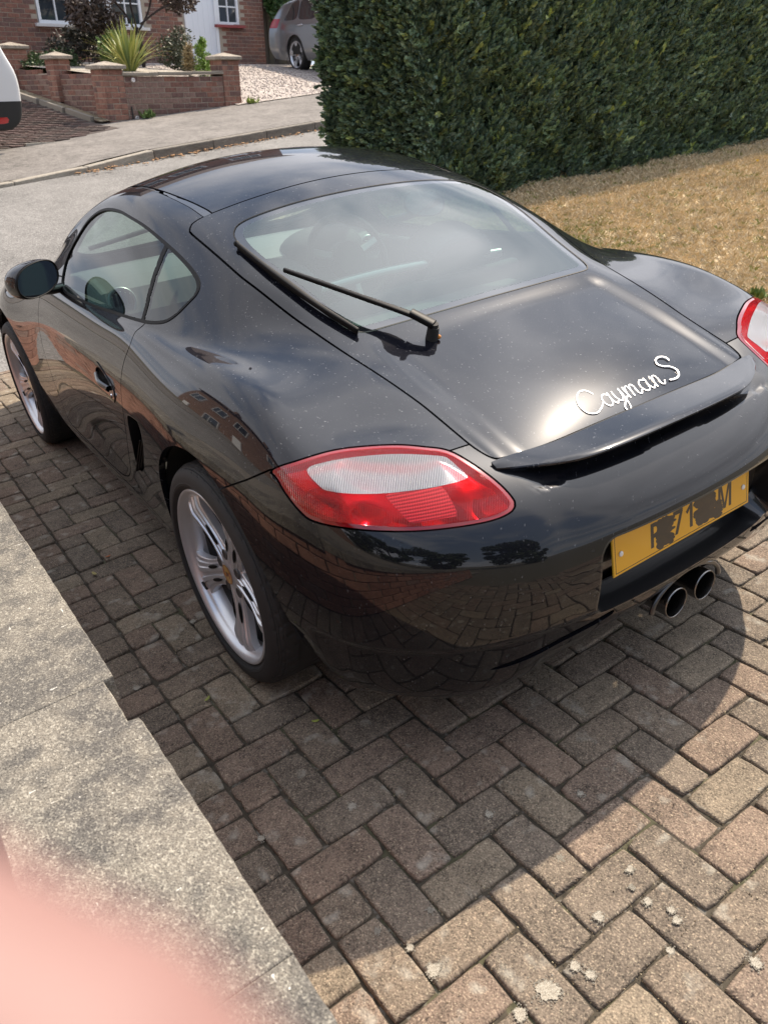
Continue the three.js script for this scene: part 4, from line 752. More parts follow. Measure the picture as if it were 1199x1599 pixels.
  for (const a of [0.35, Math.PI - 0.35, -Math.PI / 2]) mesh('wheel_spoke', box(0.12, 0.034, 0.018, 0.115, 0, 0, 0.008).rotateZ(a), silver, sw);
  for (const z of [-0.36, 0.36]) {
    const seat = new THREE.Group(); seat.name = numbered('seat'); seat.position.set(0.70, 0.28, z); car.add(seat);
    mesh('seat_cushion', box(0.52, 0.16, 0.50, 0.16, 0.08, 0, 0.06), soft, seat);
    const back = new THREE.ExtrudeGeometry(new THREE.Shape(outline([[-.25, 0], [-.26, .30], [-.23, .44], [-.14, .52], [-.12, .62], [0, .655], [.12, .62], [.14, .52], [.23, .44], [.26, .30], [.25, 0]], 6).map((q) => new THREE.Vector2(...q))), { depth: 0.09, bevelEnabled: true, bevelSize: 0.025, bevelThickness: 0.03, bevelSegments: 4 }).rotateY(-Math.PI / 2).rotateZ(0.28).translate(-0.02, 0.10, 0);
    mesh('seat_back', back, soft, seat);
  }
  mesh('rear_shelf', box(0.62, 0.03, 1.12, 0.10, 0.80, 0, 0.01), std([.10, .105, .105], 0.95), car);
  mesh('bulkhead', box(0.05, 0.55, 1.25, 0.40, 0.60, 0, 0.02), dark, car);
  mesh('cross_brace', tube([[0.42, 0.90, -0.56], [0.42, 0.93, 0], [0.42, 0.90, 0.56]], 0.016, 20, 10), silver, car);
  for (const s of [-1, 1]) mesh('door_card', box(1.15, 0.50, 0.05, 1.15, 0.62, s * 0.70, 0.02), soft, car);
  const im = new THREE.Group(); im.name = 'rear_view_mirror'; im.position.set(1.36, 1.165, 0); car.add(im); mesh('mirror_body', box(0.03, 0.06, 0.22, 0, 0, 0, 0.014), dark, im); mesh('mirror_stalk', tube([[0.01, 0, 0], [0.03, 0.04, 0], [0.06, 0.075, 0]], 0.008, 10, 8), dark, im);
  // wipers lying below the windscreen
  for (const [z0, z1] of [[-0.50, 0.02], [0.02, 0.52]]) mesh('front_wiper', flatTube([on(1.90, z0, 0.02), on(1.885, (z0 + z1) / 2, 0.025), on(1.80, z1, 0.02)], [0.010, 0.012, 0.008], 0.008), CAR.rubber, car);
  // head lamps
  for (const s of [-1, 1]) mesh('head_lamp', new THREE.SphereGeometry(1, 32, 20).scale(0.19, 0.085, 0.10).rotateY(s * -0.5).rotateZ(-0.35).translate(2.97, 0.615, s * 0.66), phys([.55, .56, .58], 0.1, { clearcoat: 1, metalness: 0.4 }), car);
}
const deckAt = (x, z) => { const y = 0.886 + (x + 0.25) * 0.3435 - 0.006; return { y: deckY(x), n: new THREE.Vector3(-0.32, 0.947, 0) }; };
let deckY = (x) => 0.0;
// flat bar with rounded edges along points, widths w, height h
function flatTube(pts, w, h) {
  const c = new THREE.CatmullRomCurve3(pts.map((p) => new THREE.Vector3(...p)), false, 'catmullrom', 0.5), S = 40, m = 10, p = [], ix = [], up = new THREE.Vector3(-0.3, 0.95, 0).normalize();
  for (let k = 0; k <= S; k++) {
    const t = k / S, q = c.getPoint(t), d = c.getTangent(t), b = new THREE.Vector3().crossVectors(d, up).normalize(), n = new THREE.Vector3().crossVectors(b, d).normalize(), f = t * (w.length - 1), i = Math.min(w.length - 2, Math.floor(f)), ww = mix(w[i], w[i + 1], f - i);
    for (let j = 0; j < m; j++) { const a = j / m * Math.PI * 2 + Math.PI / m, cx = Math.sign(Math.cos(a)) * Math.pow(Math.abs(Math.cos(a)), 0.6), cy = Math.sign(Math.sin(a)) * Math.pow(Math.abs(Math.sin(a)), 0.6); const v = q.clone().addScaledVector(b, cx * ww).addScaledVector(n, cy * h); p.push(v.x, v.y, v.z); }
  }
  for (let k = 0; k < S; k++) for (let j = 0; j < m; j++) { const a = k * m + j, b = k * m + (j + 1) % m; ix.push(a, b, a + m, b, b + m, a + m); }
  for (let j = 1; j < m - 1; j++) { ix.push(0, j + 1, j); ix.push(S * m, S * m + j, S * m + j + 1); }
  const g = new THREE.BufferGeometry(); g.setAttribute('position', new THREE.Float32BufferAttribute(p, 3)); g.setAttribute('uv', new THREE.BufferAttribute(new Float32Array(p.length / 3 * 2), 2)); g.setIndex(ix); g.computeVertexNormals(); return g;
}
makeSportsCar();
// ---------------------------------------------------------------- the street across
function tarTex(seed, c, patch) { const t = dataTexture(1024, (u, v) => { const n = fbm(u * 6, v * 6, seed, 4, 6), m = fbm(u * 30, v * 30, seed + 4, 3, 30), f = vnoise(u * 330, v * 330, seed + 2, 330), g = vnoise(u * 180, v * 180, seed + 7, 180); let k = 0.72 + 0.45 * n + (m - 0.5) * patch + (f - 0.5) * 0.9; if (g > 0.86) k += 0.45; return c.map((b) => L2S(b * Math.max(0.2, k))); }); return t; }
{
  const K = 2.62;
  const kerbDrop = (s) => 1 - step01(-2.35, -1.35, s) + step01(2.6, 3.4, s) * (1 - step01(6.6, 7.4, s));
  const tar = tarTex(300, [.185, .180, .172], 0.25); tar.repeat.set(0.5, 0.5);
  struct('road', sheet(70, 26, (u, v) => {
    const s = mix(-22, 30, u), hk = ph(s, K) - 0.105, a = sp(s, hk, K - 0.06), zr = a.z;
    const nx = mix(4.02, 5.6, step01(1.8, 2.6, zr)), ny = nx > 4.3 ? 0.24 : 0.0, b = new THREE.Vector3(nx, ny, a.z - (a.x - nx) * 0.2);
    const t = v, p = a.clone().lerp(b, t); p.y += 0.10 * Math.sin(Math.PI * t) * (1 - t) ; return [p.x, p.y, p.z];
  }), std(0xffffff, 0.93, { map: tar, bumpMap: grainBump(21, 256), bumpScale: 0.003 }), 'pale grey worn asphalt road');
  const pav = tarTex(330, [.170, .158, .146], 0.6); pav.repeat.set(0.55, 0.55);
  struct('pavement', sheet(90, 14, (u, v) => { const s = mix(-22, 30, u), d = mix(-0.25, K - 0.115, v); const drop = 0.075 * kerbDrop(s) * step01(1.1, 2.5, d); const p = sp(s, ph(s, d) - drop + 0.004, d); return [p.x, p.y, p.z]; }), std(0xffffff, 0.95, { map: pav, bumpMap: grainBump(22, 256), bumpScale: 0.002 }), 'patched grey asphalt pavement');
  const kerb = new THREE.Group(); kerb.name = 'kerb'; kerb.userData.kind = 'structure'; scene.add(kerb);
  const km = [[.19, .175, .155], [.23, .21, .185], [.36, .33, .28]].map((c, k) => std(0xffffff, 0.95, { map: stoneTex(400 + k, c, 0.5, 0.5, 0.02), bumpMap: grainBump(23, 128), bumpScale: 0.002 }));
  for (let i = -16; i < 24; i++) {
    const s0 = i * 0.915 - 1.08, s1 = s0 + 0.909, h0 = ph(s0, K) - 0.075 * kerbDrop(s0), h1 = ph(s1, K) - 0.075 * kerbDrop(s1), low = kerbDrop((s0 + s1) / 2) > 0.5;
    const len = Math.hypot(s1 - s0, h1 - h0), o = mesh('kerb_stone', new RoundedBoxGeometry(len, 0.20, 0.125, 2, 0.016), km[low || i === -1 ? 2 : (i & 1)], kerb);
    placeStreet(o, (s0 + s1) / 2, (h0 + h1) / 2 - 0.093, K - 0.0625); o.rotateZ(Math.atan2(h1 - h0, s1 - s0));
  }
  const r = rng(44), lit = []; for (let k = 0; k < 260; k++) { const s = -2.2 + r() * 5, d = K + 0.02 + Math.pow(r(), 2) * 0.22, p = sp(s, ph(s, K) - 0.096 + r() * 0.012, d), q = 0.008 + r() * 0.02; lit.push(new THREE.SphereGeometry(q, 6, 4).scale(1, 0.25, 0.6).rotateY(r() * 6).translate(p.x, p.y, p.z)); }
  const lo = mesh('leaf_litter', join(lit), std([.42, .25, .13], 0.9), scene); lo.userData.kind = 'stuff'; lo.userData.label = 'dry brown leaf litter along the foot of the kerb';
}
// the neighbour's block drive on the left, with a pale edging
{
  const slope = (d) => ph(-1.5, 0) * 0 + (d < 0 ? -d * 0.128 : 0);
  const hAt = (s, d) => ph(s, Math.max(d, 0)) + (d < 0 ? -d * 0.15 : 0) + 0.008;
  const nd = struct('neighbour_driveway', sheet(4, 20, (u, v) => { const s = mix(-5.2, -0.36, u), d = mix(0.95 - 0.32 * step01(-1.4, -0.5, s), -9, v), p = sp(s, hAt(s, d), d); return [p.x, p.y, p.z]; }), std([.07, .055, .048], 1), 'dark red block drive of the house opposite');
  const r = rng(9), sets = [[], [], []];
  for (let i = 0; i < 24; i++) for (let j = 0; j < 46; j++) {
    const s = -5.1 + i * 0.205 + (j & 1) * 0.1, d = 0.9 - j * 0.103; if (s > -0.45 || d > 0.9 - 0.32 * step01(-1.4, -0.5, s)) continue;
    const p = sp(s, hAt(s, d) + 0.002 + r() * 0.004, d); const g = box(0.196, 0.02, 0.095, 0, 0, 0).applyQuaternion(streetTurn).translate(p.x, p.y, p.z); sets[Math.floor(r() * 3)].push(g);
  }
  sets.forEach((g, k) => { const o = mesh('drive_blocks', join(g), std([[.12, .085, .075], [.145, .10, .09], [.10, .078, .07]][k], 0.95), nd); o.userData.kind = 'stuff'; });
  const em = std([.34, .32, .28], 0.95);
  for (let k = 0; k < 5; k++) { const s0 = -4.6 + k * 0.66, o = mesh('edging_strip', box(0.64, 0.06, 0.05), em, nd); placeStreet(o, s0 + 0.33, hAt(s0 + .33, 0.98) - 0.022, 0.975 - 0.02 * (k > 3)); }
  for (let k = 0; k < 5; k++) { const d = -0.15 - k * 0.78, o = mesh('edging_kerb', box(0.06, 0.16, 0.74), std([.21, .19, .16], 0.95), nd); placeStreet(o, -0.34 - 0.02 * k, hAt(-.4, d - 0.35) + 0.0, d - 0.37); o.rotateX(0.148); }
  const bed = sheet(2, 10, (u, v) => { const d = mix(0.05, -4, v), s = mix(-0.32, -0.12, u), p = sp(s, hAt(s, d) + 0.03, d); return [p.x, p.y, p.z]; }); struct('soil_strip', bed, std(0xffffff, 1, { map: stoneTex(55, [.20, .16, .10], 0.8, 0.9), bumpMap: grainBump(24, 128), bumpScale: 0.01 }), 'bare soil strip along the side wall');
}
// brick garden wall: a front and a side run with capped pillars
const capMat = std(0xffffff, 0.95, { map: stoneTex(77, [.33, .29, .24], 0.6, 0.5, 0.08), bumpMap: grainBump(25, 128), bumpScale: 0.003 });
const wallTone = (r, x, y) => { const n = r(); return n < 0.25 ? 4 : n < 0.5 ? 3 : n < 0.75 ? 1 : 0; };
function pillar(label, s, d, h0, h1, w) {
  const t = thing('brick_pillar', label, 'pillar', null, 'capped pillars of the garden wall opposite'); placeStreet(t, s, 0, d);
  mesh('mortar_core', box(w - 0.012, h1 - h0, w - 0.012, 0, (h0 + h1) / 2, 0), mortar, t);
  for (let f = 0; f < 4; f++) { const a = f * Math.PI / 2, c = Math.cos(a), q = Math.sin(a); bricks(t, w, h1 - Math.ceil((h1 - h0) / 0.0755) * 0.0755, h1, 0.1, { seed: Math.round(s * 10) + f * 3 + 50, turn: a, at: [-w / 2 * c + w / 2 * q, 0, w / 2 * q * 1 + w / 2 * c].map((v, k) => k === 2 ? w / 2 * c + w / 2 * q : v), tone: (r) => [0, 2, 5, 0, 2, 3][Math.floor(r() * 6)] }); }
  const cw = w / 2 + 0.045, cap = new THREE.BufferGeometry(), P = [], I = []; const ring = (e, y) => { for (const [a, b] of [[-1, -1], [1, -1], [1, 1], [-1, 1]]) P.push(a * e, y, b * e); };
  ring(cw - 0.006, h1); ring(cw, h1 + 0.006); ring(cw, h1 + 0.045); ring(cw - 0.008, h1 + 0.052); ring(0.012, h1 + 0.105);
  for (let q = 0; q < 4; q++) for (let k = 0; k < 4; k++) { const a = q * 4 + k, b = q * 4 + (k + 1) % 4; I.push(a, a + 4, b, b, a + 4, b + 4); } I.push(16, 18, 17, 16, 19, 18);
  cap.setAttribute('position', new THREE.Float32BufferAttribute(P, 3)); cap.setIndex(I); const ng = cap.toNonIndexed(); ng.computeVertexNormals(); const np = ng.attributes.position, u = new Float32Array(np.count * 2); for (let k = 0; k < np.count; k++) { u[k * 2] = np.getX(k) + np.getY(k); u[k * 2 + 1] = np.getZ(k) + np.getY(k); } ng.setAttribute('uv', new THREE.BufferAttribute(u, 2));
  mesh('pillar_cap', ng, capMat, t);
}
{
  const front = thing('garden_wall', 'front brick garden wall with thin concrete coping facing the street', 'wall'); placeStreet(front, 0, 0, 0);
  mesh('mortar_core', box(2.1, 0.9, 0.18, 1.09, 0.155, -0.096), mortar, front);
  bricks(front, 2.18, -0.07, 0.60, 0.1, { seed: 21, tone: (r, x, y) => (x < 1.0 && fbm(x * 3, y * 5, 4) > 0.45) ? 4 : wallTone(r) });
  for (const [a, b] of [[0.17, 0.80], [0.805, 1.43], [1.435, 2.05]]) mesh('coping_strip', new RoundedBoxGeometry(b - a, 0.045, 0.27, 2, 0.008).translate((a + b) / 2, 0.625 + 0.018 * (a + b) / 2, -0.105), capMat, front);
  for (const [x, y] of [[0.355, 0.555], [0.335, 0.035]]) mesh('drain_cover', new THREE.LatheGeometry([[0, .012], [.014, .012], [.016, .02], [.026, .022], [.032, .014], [.033, 0]].map((q) => new THREE.Vector2(...q)), 24).rotateX(Math.PI / 2).translate(x, y, 0.001), std([.72, .68, .66], 0.5), front);
  mesh('cable_pipe', new THREE.CylinderGeometry(0.011, 0.011, 0.24, 10).translate(0.262, 0.08, 0.013), std([.03, .03, .03], 0.5), front);
  const side = thing('side_wall', 'stepped brick garden wall running back beside the block drive', 'wall'); placeStreet(side, -0.03, 0, -3.71, -Math.PI / 2);
  // local x runs towards the street
  mesh('mortar_core', join([box(1.75, 0.9, 0.17, 0.9, 0.22, -0.091), box(1.75, 0.9, 0.17, 2.65, 0.15, -0.091)]), mortar, side);
  bricks(side, 3.55, -0.02, 0.80, 0.1, { seed: 22, tone: (r) => wallTone(r), skip: (x, y) => y < (3.55 - x) * 0.135 - 0.06 || y > 0.60 + (3.55 - x) * 0.045 });
  pillar('brick pillar at the corner of the front garden wall', 0.02, -0.15, -0.02, 0.70, 0.34);
  pillar('tall brick pillar at the drive end of the front wall', 2.21, -0.15, 0.10, 0.845, 0.34);
  pillar('small brick pillar midway along the side wall', 0.04, -1.66, 0.3, 0.865, 0.28);
  pillar('half seen brick pillar at the far end of the side wall', 0.04, -3.2, 0.4, 1.05, 0.36);
  // gravel bed inside the walls
  const stones = stoneTex(88, [.40, .36, .31], 0.6, 0.9, 0.15);
  struct('gravel_bed', sheet(20, 20, (u, v) => { const s = mix(0.1, 2.3, u), d = mix(-0.2, -4.75, v), h = 0.60 + 0.30 * clamp(-d / 4.7), p = sp(s, h + 0.02 * fbm(s * 6, d * 6, 3), d); return [p.x, p.y, p.z]; }), std(0xffffff, 1, { map: stones, bumpMap: grainBump(26, 128), bumpScale: 0.02 }), 'stony bed of the front garden');
  const gv = stoneTex(89, [.46, .41, .38], 0.5, 1.1, 0.1); gv.repeat.set(1.5, 1.5);
  const hG = (s, d) => mix(ph(s, 0.05), 0.90, clamp(-d / 4.75)) + 0.005;
  struct('gravel_drive', sheet(30, 30, (u, v) => { const s = mix(2.2, 14, u), d = mix(0.15, -9, v), p = sp(s, hG(s, d) + 0.012 * fbm(s * 9, d * 9, 6), d); return [p.x, p.y, p.z]; }), std(0xffffff, 1, { map: gv, bumpMap: grainBump(27, 128), bumpScale: 0.03 }), 'pinkish gravel drive beside the garden wall');
  const r = rng(3), st = []; for (let k = 0; k < 2600; k++) { const s = 2.45 + r() * 4, d = 0.1 - r() * 4.6, p = sp(s, hG(s, d) + 0.012, d), q = 0.012 + r() * 0.02; st.push(new THREE.OctahedronGeometry(q).scale(1, 0.6, 0.8).rotateY(r() * 6).rotateX(r()).translate(p.x, p.y, p.z)); }
  const so = mesh('gravel_stones', join(st), std([.45, .40, .37], 0.95), scene); so.userData.kind = 'stuff'; so.userData.label = 'loose pinkish gravel on the drive opposite';
}
// the house opposite
{
  const D = -4.75, h = thing('brick_house', 'dark red brick house with white front door across the street', 'house'); placeStreet(h, 0, 0, D);
  const white = std([.74, .77, .80], 0.45), X0 = -0.3, X1 = 6.93;
  mesh('mortar_bed', join([box(1.70, 1.95, 0.1, 0.55, 1.52, -0.056), box(2.30, 0.98, 0.1, 2.55, 1.04, -0.056), box(1.02, 1.95, 0.1, 4.21, 1.52, -0.056), box(0.62, 1.08, 0.1, 5.91, 1.09, -0.056), box(0.70, 1.95, 0.1, 6.57, 1.52, -0.056)]), mortar, h); mesh('wall_core', box(X1 - X0 - 0.02, 5.6, 0.1, (X0 + X1) / 2, 3.2, -0.17), mortar, h);
  const open = (x, y, a, b) => { const u = (p) => p + X0; a = u(a); b = u(b); return (b > 4.72 && a < 5.60 && y < 3.0) || (b > 5.62 && a < 6.22 && y > 1.66 && y < 2.9) || (b > 1.40 && a < 3.70 && y > 1.55 && y < 2.8); };
  bricks(h, X1 - X0, 0.72, 2.52, 0.1, { seed: 61, at: [X0, 0, 0], skip: open, tone: (r) => [0, 1, 3, 0, 1, 3][Math.floor(r() * 6)] });
  const up = dataTexture(256, (u, v) => { const row = Math.floor(v * 16), uu = (u * 6 + (row & 1) * 0.5) % 1, vv = (v * 16) % 1, m = uu < 0.05 || vv < 0.13; const n = hash2(row, Math.floor(u * 6 + (row & 1) * 0.5) % 6, 4); return (m ? [.27, .23, .18] : [.17, .07, .05]).map((b) => L2S(b * (m ? 1 : 0.7 + n * 0.7))); }); up.repeat.set(0.75, 0.83);
  const upper = box(X1 - X0, 3.4, 0.1, (X0 + X1) / 2, 4.25, -0.05), uu = upper.attributes.uv, pp = upper.attributes.position; for (let k = 0; k < pp.count; k++) uu.setXY(k, pp.getX(k), pp.getY(k)); mesh('upper_wall', upper, std(0xffffff, 0.95, { map: up }), h);
  const sideG = box(0.1, 5.2, 7, X1 - 0.05, 3.35, -3.6); mesh('side_wall', sideG, std([.15, .065, .05], 0.95), h);
  mesh('roof', new THREE.ExtrudeGeometry(new THREE.Shape([[0.4, 0], [-3.5, 2.6], [-7.4, 0]].map((q) => new THREE.Vector2(...q))), { depth: X1 - X0 + 0.6, bevelEnabled: false }).rotateY(-Math.PI / 2).scale(-1, 1, -1).rotateY(Math.PI).translate(X1 + 0.3, 5.95, 0), std([.09, .06, .05], 0.9), h);
  const frame = (nm, x, y, w, hh, cols, rows, par, sill, zz = -0.035) => {
    const q = new THREE.Group(); q.name = numbered(nm); q.position.set(x + w / 2, y + hh / 2, zz); par.add(q);
    const t = 0.058; for (const [a, b, c, d] of [[w, t, 0, hh / 2 - t / 2], [w, t, 0, -hh / 2 + t / 2]]) mesh('frame', box(a, b, 0.07, c, d, 0, 0.006), white, q);
    for (const s of [-1, 1]) mesh('frame', box(t, hh - 2 * t, 0.07, s * (w / 2 - t / 2), 0, 0, 0.006), white, q);
    for (let k = 1; k < cols; k++) mesh('glazing_bar', box(0.024, hh - 2 * t, 0.05, -w / 2 + w * k / cols, 0, 0), white, q);
    for (let k = 1; k < rows; k++) mesh('glazing_bar', box(w - 2 * t, 0.024, 0.046, 0, -hh / 2 + hh * k / rows, 0), white, q);
    mesh('pane', box(w - 0.06, hh - 0.06, 0.008, 0, 0, -0.012), phys([.03, .04, .05], 0.04, { clearcoat: 1 }), q);
    if (sill) mesh('sill', box(w + 0.20, 0.055, 0.15, 0, -hh / 2 - 0.0285, 0.05, 0.006), std(sill, 0.6), q); return q;
  };
  const wn = frame('window', 5.615, 1.675, 0.60, 1.05, 2, 3, h, [.26, .05, .05]);
  mesh('curtain', box(0.18, 0.42, 0.01, 0.13, -0.22, -0.03), std([.55, .58, .62], 0.9), wn);
  frame('window', 1.42, 1.55, 0.75, 1.25, 2, 3, h, [.62, .62, .62]); frame('window', 2.175, 1.55, 0.76, 1.25, 2, 3, h, [.62, .62, .62]); frame('window', 2.94, 1.55, 0.75, 1.25, 2, 3, h, [.62, .62, .62]);
  for (const x of [0.6, 2.2, 4.6]) frame('window', x, 4.0, 1.3, 1.15, 3, 1, h, [.62, .62, .62], 0.03);
  const door = new THREE.Group(); door.name = 'front_door'; h.add(door);
  mesh('door_frame', box(0.07, 2.15, 0.09, 4.755, 1.97, -0.02, 0.004), white, door); mesh('door_frame', box(0.075, 2.15, 0.09, 5.56, 1.97, -0.02, 0.004), white, door);
  for (let k = 0; k < 5; k++) mesh('door_board', box(0.1455, 1.96, 0.045, 4.865 + k * 0.1465, 2.03, -0.03, 0.005), std([.72, .76, .81], 0.4), door);
  mesh('door_sill', box(0.80, 0.07, 0.12, 5.16, 0.925, -0.01, 0.006), white, door); mesh('bottom_rail', box(0.74, 0.18, 0.012, 5.158, 1.06, -0.002, 0.004), std([.72, .76, .81], 0.4), door);
  mesh('letter_box', box(0.27, 0.075, 0.02, 5.19, 1.075, 0.010, 0.008), std([.28, .28, .28], 0.3, { metalness: 0.9 }), door); mesh('letter_flap', box(0.20, 0.034, 0.012, 5.19, 1.075, 0.0195, 0.004), std([.62, .62, .60], 0.25, { metalness: 0.9 }), door);
  mesh('door_step', box(1.1, 0.09, 0.35, 5.15, 0.83, 0.12, 0.01), capMat, h); mesh('plinth', box(1.32, 0.05, 0.08, 6.27, 0.885, 0.01), std([.10, .045, .04], 0.9), h);
  // timber side fence
  const f = thing('timber_fence', 'dark weathered timber boards between house and parked silver car', 'fence'); placeStreet(f, 6.95, 0, D - 0.25);
  for (let k = 0; k < 9; k++) mesh('fence_board', box(0.135, 1.75, 0.025, 0.07 + k * 0.14, 1.78, -0.01 * (k & 1), 0.003), std([.060 + .008 * (k % 3), .055 + .007 * (k % 3), .050], 0.9), f);
  mesh('fence_rail', box(1.3, 0.08, 0.04, 0.62, 2.3, -0.04), std([.05, .045, .04], 0.9), f);
}
// ---------------------------------------------------------------- the other two cars
function simpleCar(name, label, o) {
  const car = thing(name, label, 'car'), V = [], F = [], id = new Map();
  const P = (i, j, s) => { const key = `${i},${j},${s}`; if (!id.has(key)) { id.set(key, V.length); const [y, z] = o.rows[i].p[j]; V.push([o.rows[i].x, y, s * z]); } return id.get(key); };
  const n = o.rows.length, m = o.rows[0].p.length;
  for (let i = 0; i < n - 1; i++) { for (const s of [1, -1]) for (let j = 0; j < m - 1; j++) { const q = [P(i, j, s), P(i, j + 1, s), P(i + 1, j + 1, s), P(i + 1, j, s)]; F.push(s < 0 ? q : q.reverse()); } F.push([P(i, m - 1, -1), P(i, m - 1, 1), P(i + 1, m - 1, 1), P(i + 1, m - 1, -1)]); }
  for (const i of [0, n - 1]) for (let j = 0; j < m - 1; j++) { const q = [P(i, j, -1), P(i, j, 1), P(i, j + 1, 1), P(i, j + 1, -1)]; F.push(i ? q.reverse() : q); }
  let C = fitCage(V, F), Q = F; for (let k = 0; k < 3; k++) [C, Q] = subdivide(C, Q);
  let rest = patchFromQuads(C, Q); const full = rest;
  const arch = (cx) => aw((x, y, w) => w > 0.5 && y < 1.0 ? Math.hypot(x - cx, Math.max(0, y - o.r)) - o.r - 0.055 : 1);
  for (const x of [0, o.base]) rest = cut(rest, inv(arch(x)));
  const add = (nm, p, mat, par = car) => mesh(nm, geometry(p), mat, par);
  for (const w of o.windows) { const s = sdf(outline(w, 6, 0.25)), f = aw((x, y, z, a, b, c) => z > 0.45 ? s(x, y) : 1); const q = cut(rest, f); rest = cut(rest, inv(f)); for (const sd of [1, -1]) { const hq = cut(q, (x, y, z) => -sd * z); add('window', offset(hq, -0.006), o.glass); } }
  for (const [nm, f, mat, d] of o.cuts) { const q = cut(rest, f); rest = cut(rest, inv(f)); add(nm, flange(offset(q, d), 0.01), mat); }
  add('body', flange(rest, 0.02), o.paint);
  mesh('underbody', box(o.base + 0.4, 0.1, 1.4, o.base / 2, 0.32, 0), CAR.matt, car);
  const wheel = makeWheel(); for (const x of [0, o.base]) for (const s of [-1, 1]) { const w = wheel(o.r, 0.22); w.name = numbered('wheel'); w.position.set(x, o.r - 0.004, s * o.track); w.rotation.set(0, s < 0 ? Math.PI : 0, 0.3); car.add(w); }
  for (const x of [0, o.base]) for (const s of [-1, 1]) mesh('wheel_well', new THREE.CylinderGeometry(o.r + 0.07, o.r + 0.07, 0.4, 28, 1, false, Math.PI / 2, Math.PI).rotateX(Math.PI / 2).translate(x, o.r, s * (o.track - 0.22)), CAR.matt, car);
  return car;
}
{
  const rowsE = [[-.92, [[.30, .70], [.45, .80], [.62, .82], [.80, .80], [.95, .74], [1.10, .64], [1.22, .52], [1.30, .30]]], [-.80, [[.24, .78], [.42, .86], [.62, .875], [.82, .86], [.97, .80], [1.15, .70], [1.32, .60], [1.40, .34]]], [-.35, [[.22, .80], [.40, .88], [.62, .89], [.84, .87], [.97, .81], [1.17, .71], [1.38, .61], [1.45, .34]]], [.5, [[.20, .80], [.38, .88], [.60, .89], [.84, .87], [.96, .81], [1.18, .71], [1.42, .60], [1.48, .34]]], [1.5, [[.20, .80], [.38, .88], [.60, .885], [.84, .865], [.95, .81], [1.17, .71], [1.41, .60], [1.47, .34]]], [2.05, [[.20, .80], [.38, .88], [.60, .885], [.84, .86], [.94, .81], [1.05, .75], [1.22, .68], [1.28, .38]]], [2.6, [[.20, .80], [.38, .88], [.60, .885], [.82, .86], [.90, .80], [.94, .72], [.97, .60], [.99, .34]]], [3.2, [[.22, .78], [.38, .85], [.55, .85], [.70, .82], [.77, .76], [.81, .66], [.83, .54], [.85, .3]]], [3.5, [[.26, .70], [.36, .76], [.50, .76], [.60, .73], [.66, .66], [.69, .58], [.70, .46], [.71, .26]]]].map(([x, p]) => ({ x, p }));
  const silver = phys([.27, .28, .29], 0.34, { metalness: 0.6, clearcoat: 1, clearcoatRoughness: 0.05 }), tint = phys([.03, .035, .04], 0.03, { clearcoat: 1 });
  const e = simpleCar('silver_estate', 'silver estate car parked on the gravel drive beside the fence', { rows: rowsE, r: 0.325, base: 2.62, track: 0.865, paint: silver, glass: tint, windows: [[[-.62, 1.0], [-.55, 1.16], [-.42, 1.31], [-.1, 1.36], [-.02, 1.0]], [[.06, .995], [0.0, 1.36], [.72, 1.395], [.76, .985]], [[.84, .985], [.82, 1.395], [1.3, 1.38], [1.75, 1.15], [1.95, .97]]], cuts: [['tail_light', (x, y, z) => Math.max(x + 0.79, Math.abs(y - 0.95) - 0.09, 0.60 - Math.abs(z)), phys([.35, .02, .02], 0.15, { clearcoat: 1 }), 0.003], ['door_gap', aw((x, y, w) => Math.max(Math.abs(x - 0.80) - 0.004, 0.7 - w, y - 0.98, 0.3 - y)), CAR.matt, -0.005], ['door_gap', aw((x, y, w) => Math.max(Math.abs(x - 0.05 + (y - 0.7) * 0.25 - (y < .7 ? (.7 - y) * 0.5 : 0)) - 0.004, 0.7 - w, y - 0.98, 0.5 - y)), CAR.matt, -0.005]] });
  placeStreet(e, 7.24, 0.735, -2.9, -1.75);
  for (const x of [0.25, 1.05]) mesh('door_handle', box(0.19, 0.028, 0.03, x, 0.87, 0.885, 0.01), CAR.chrome, e);
  const rowsS = [[-.86, [[.37, .70], [.50, .82], [.75, .86], [.95, .85], [1.10, .80], [1.28, .74], [1.50, .66], [1.60, .36]]], [-.72, [[.35, .78], [.48, .88], [.75, .91], [.98, .90], [1.14, .85], [1.32, .78], [1.56, .69], [1.66, .38]]], [-.2, [[.32, .82], [.50, .90], [.75, .92], [.98, .91], [1.14, .86], [1.34, .78], [1.60, .69], [1.69, .38]]], [1.0, [[.32, .82], [.50, .90], [.75, .92], [.98, .91], [1.13, .86], [1.34, .78], [1.62, .68], [1.70, .38]]], [1.9, [[.32, .82], [.50, .90], [.75, .92], [.98, .91], [1.10, .86], [1.25, .80], [1.45, .72], [1.52, .40]]], [2.5, [[.32, .82], [.50, .90], [.75, .92], [.96, .91], [1.05, .85], [1.10, .76], [1.13, .62], [1.15, .36]]], [3.4, [[.36, .74], [.50, .82], [.70, .83], [.86, .80], [.94, .74], [.97, .64], [.99, .5], [1.0, .3]]]].map(([x, p]) => ({ x, p }));
  const white = phys([.72, .73, .74], 0.25, { clearcoat: 1, clearcoatRoughness: 0.03 });
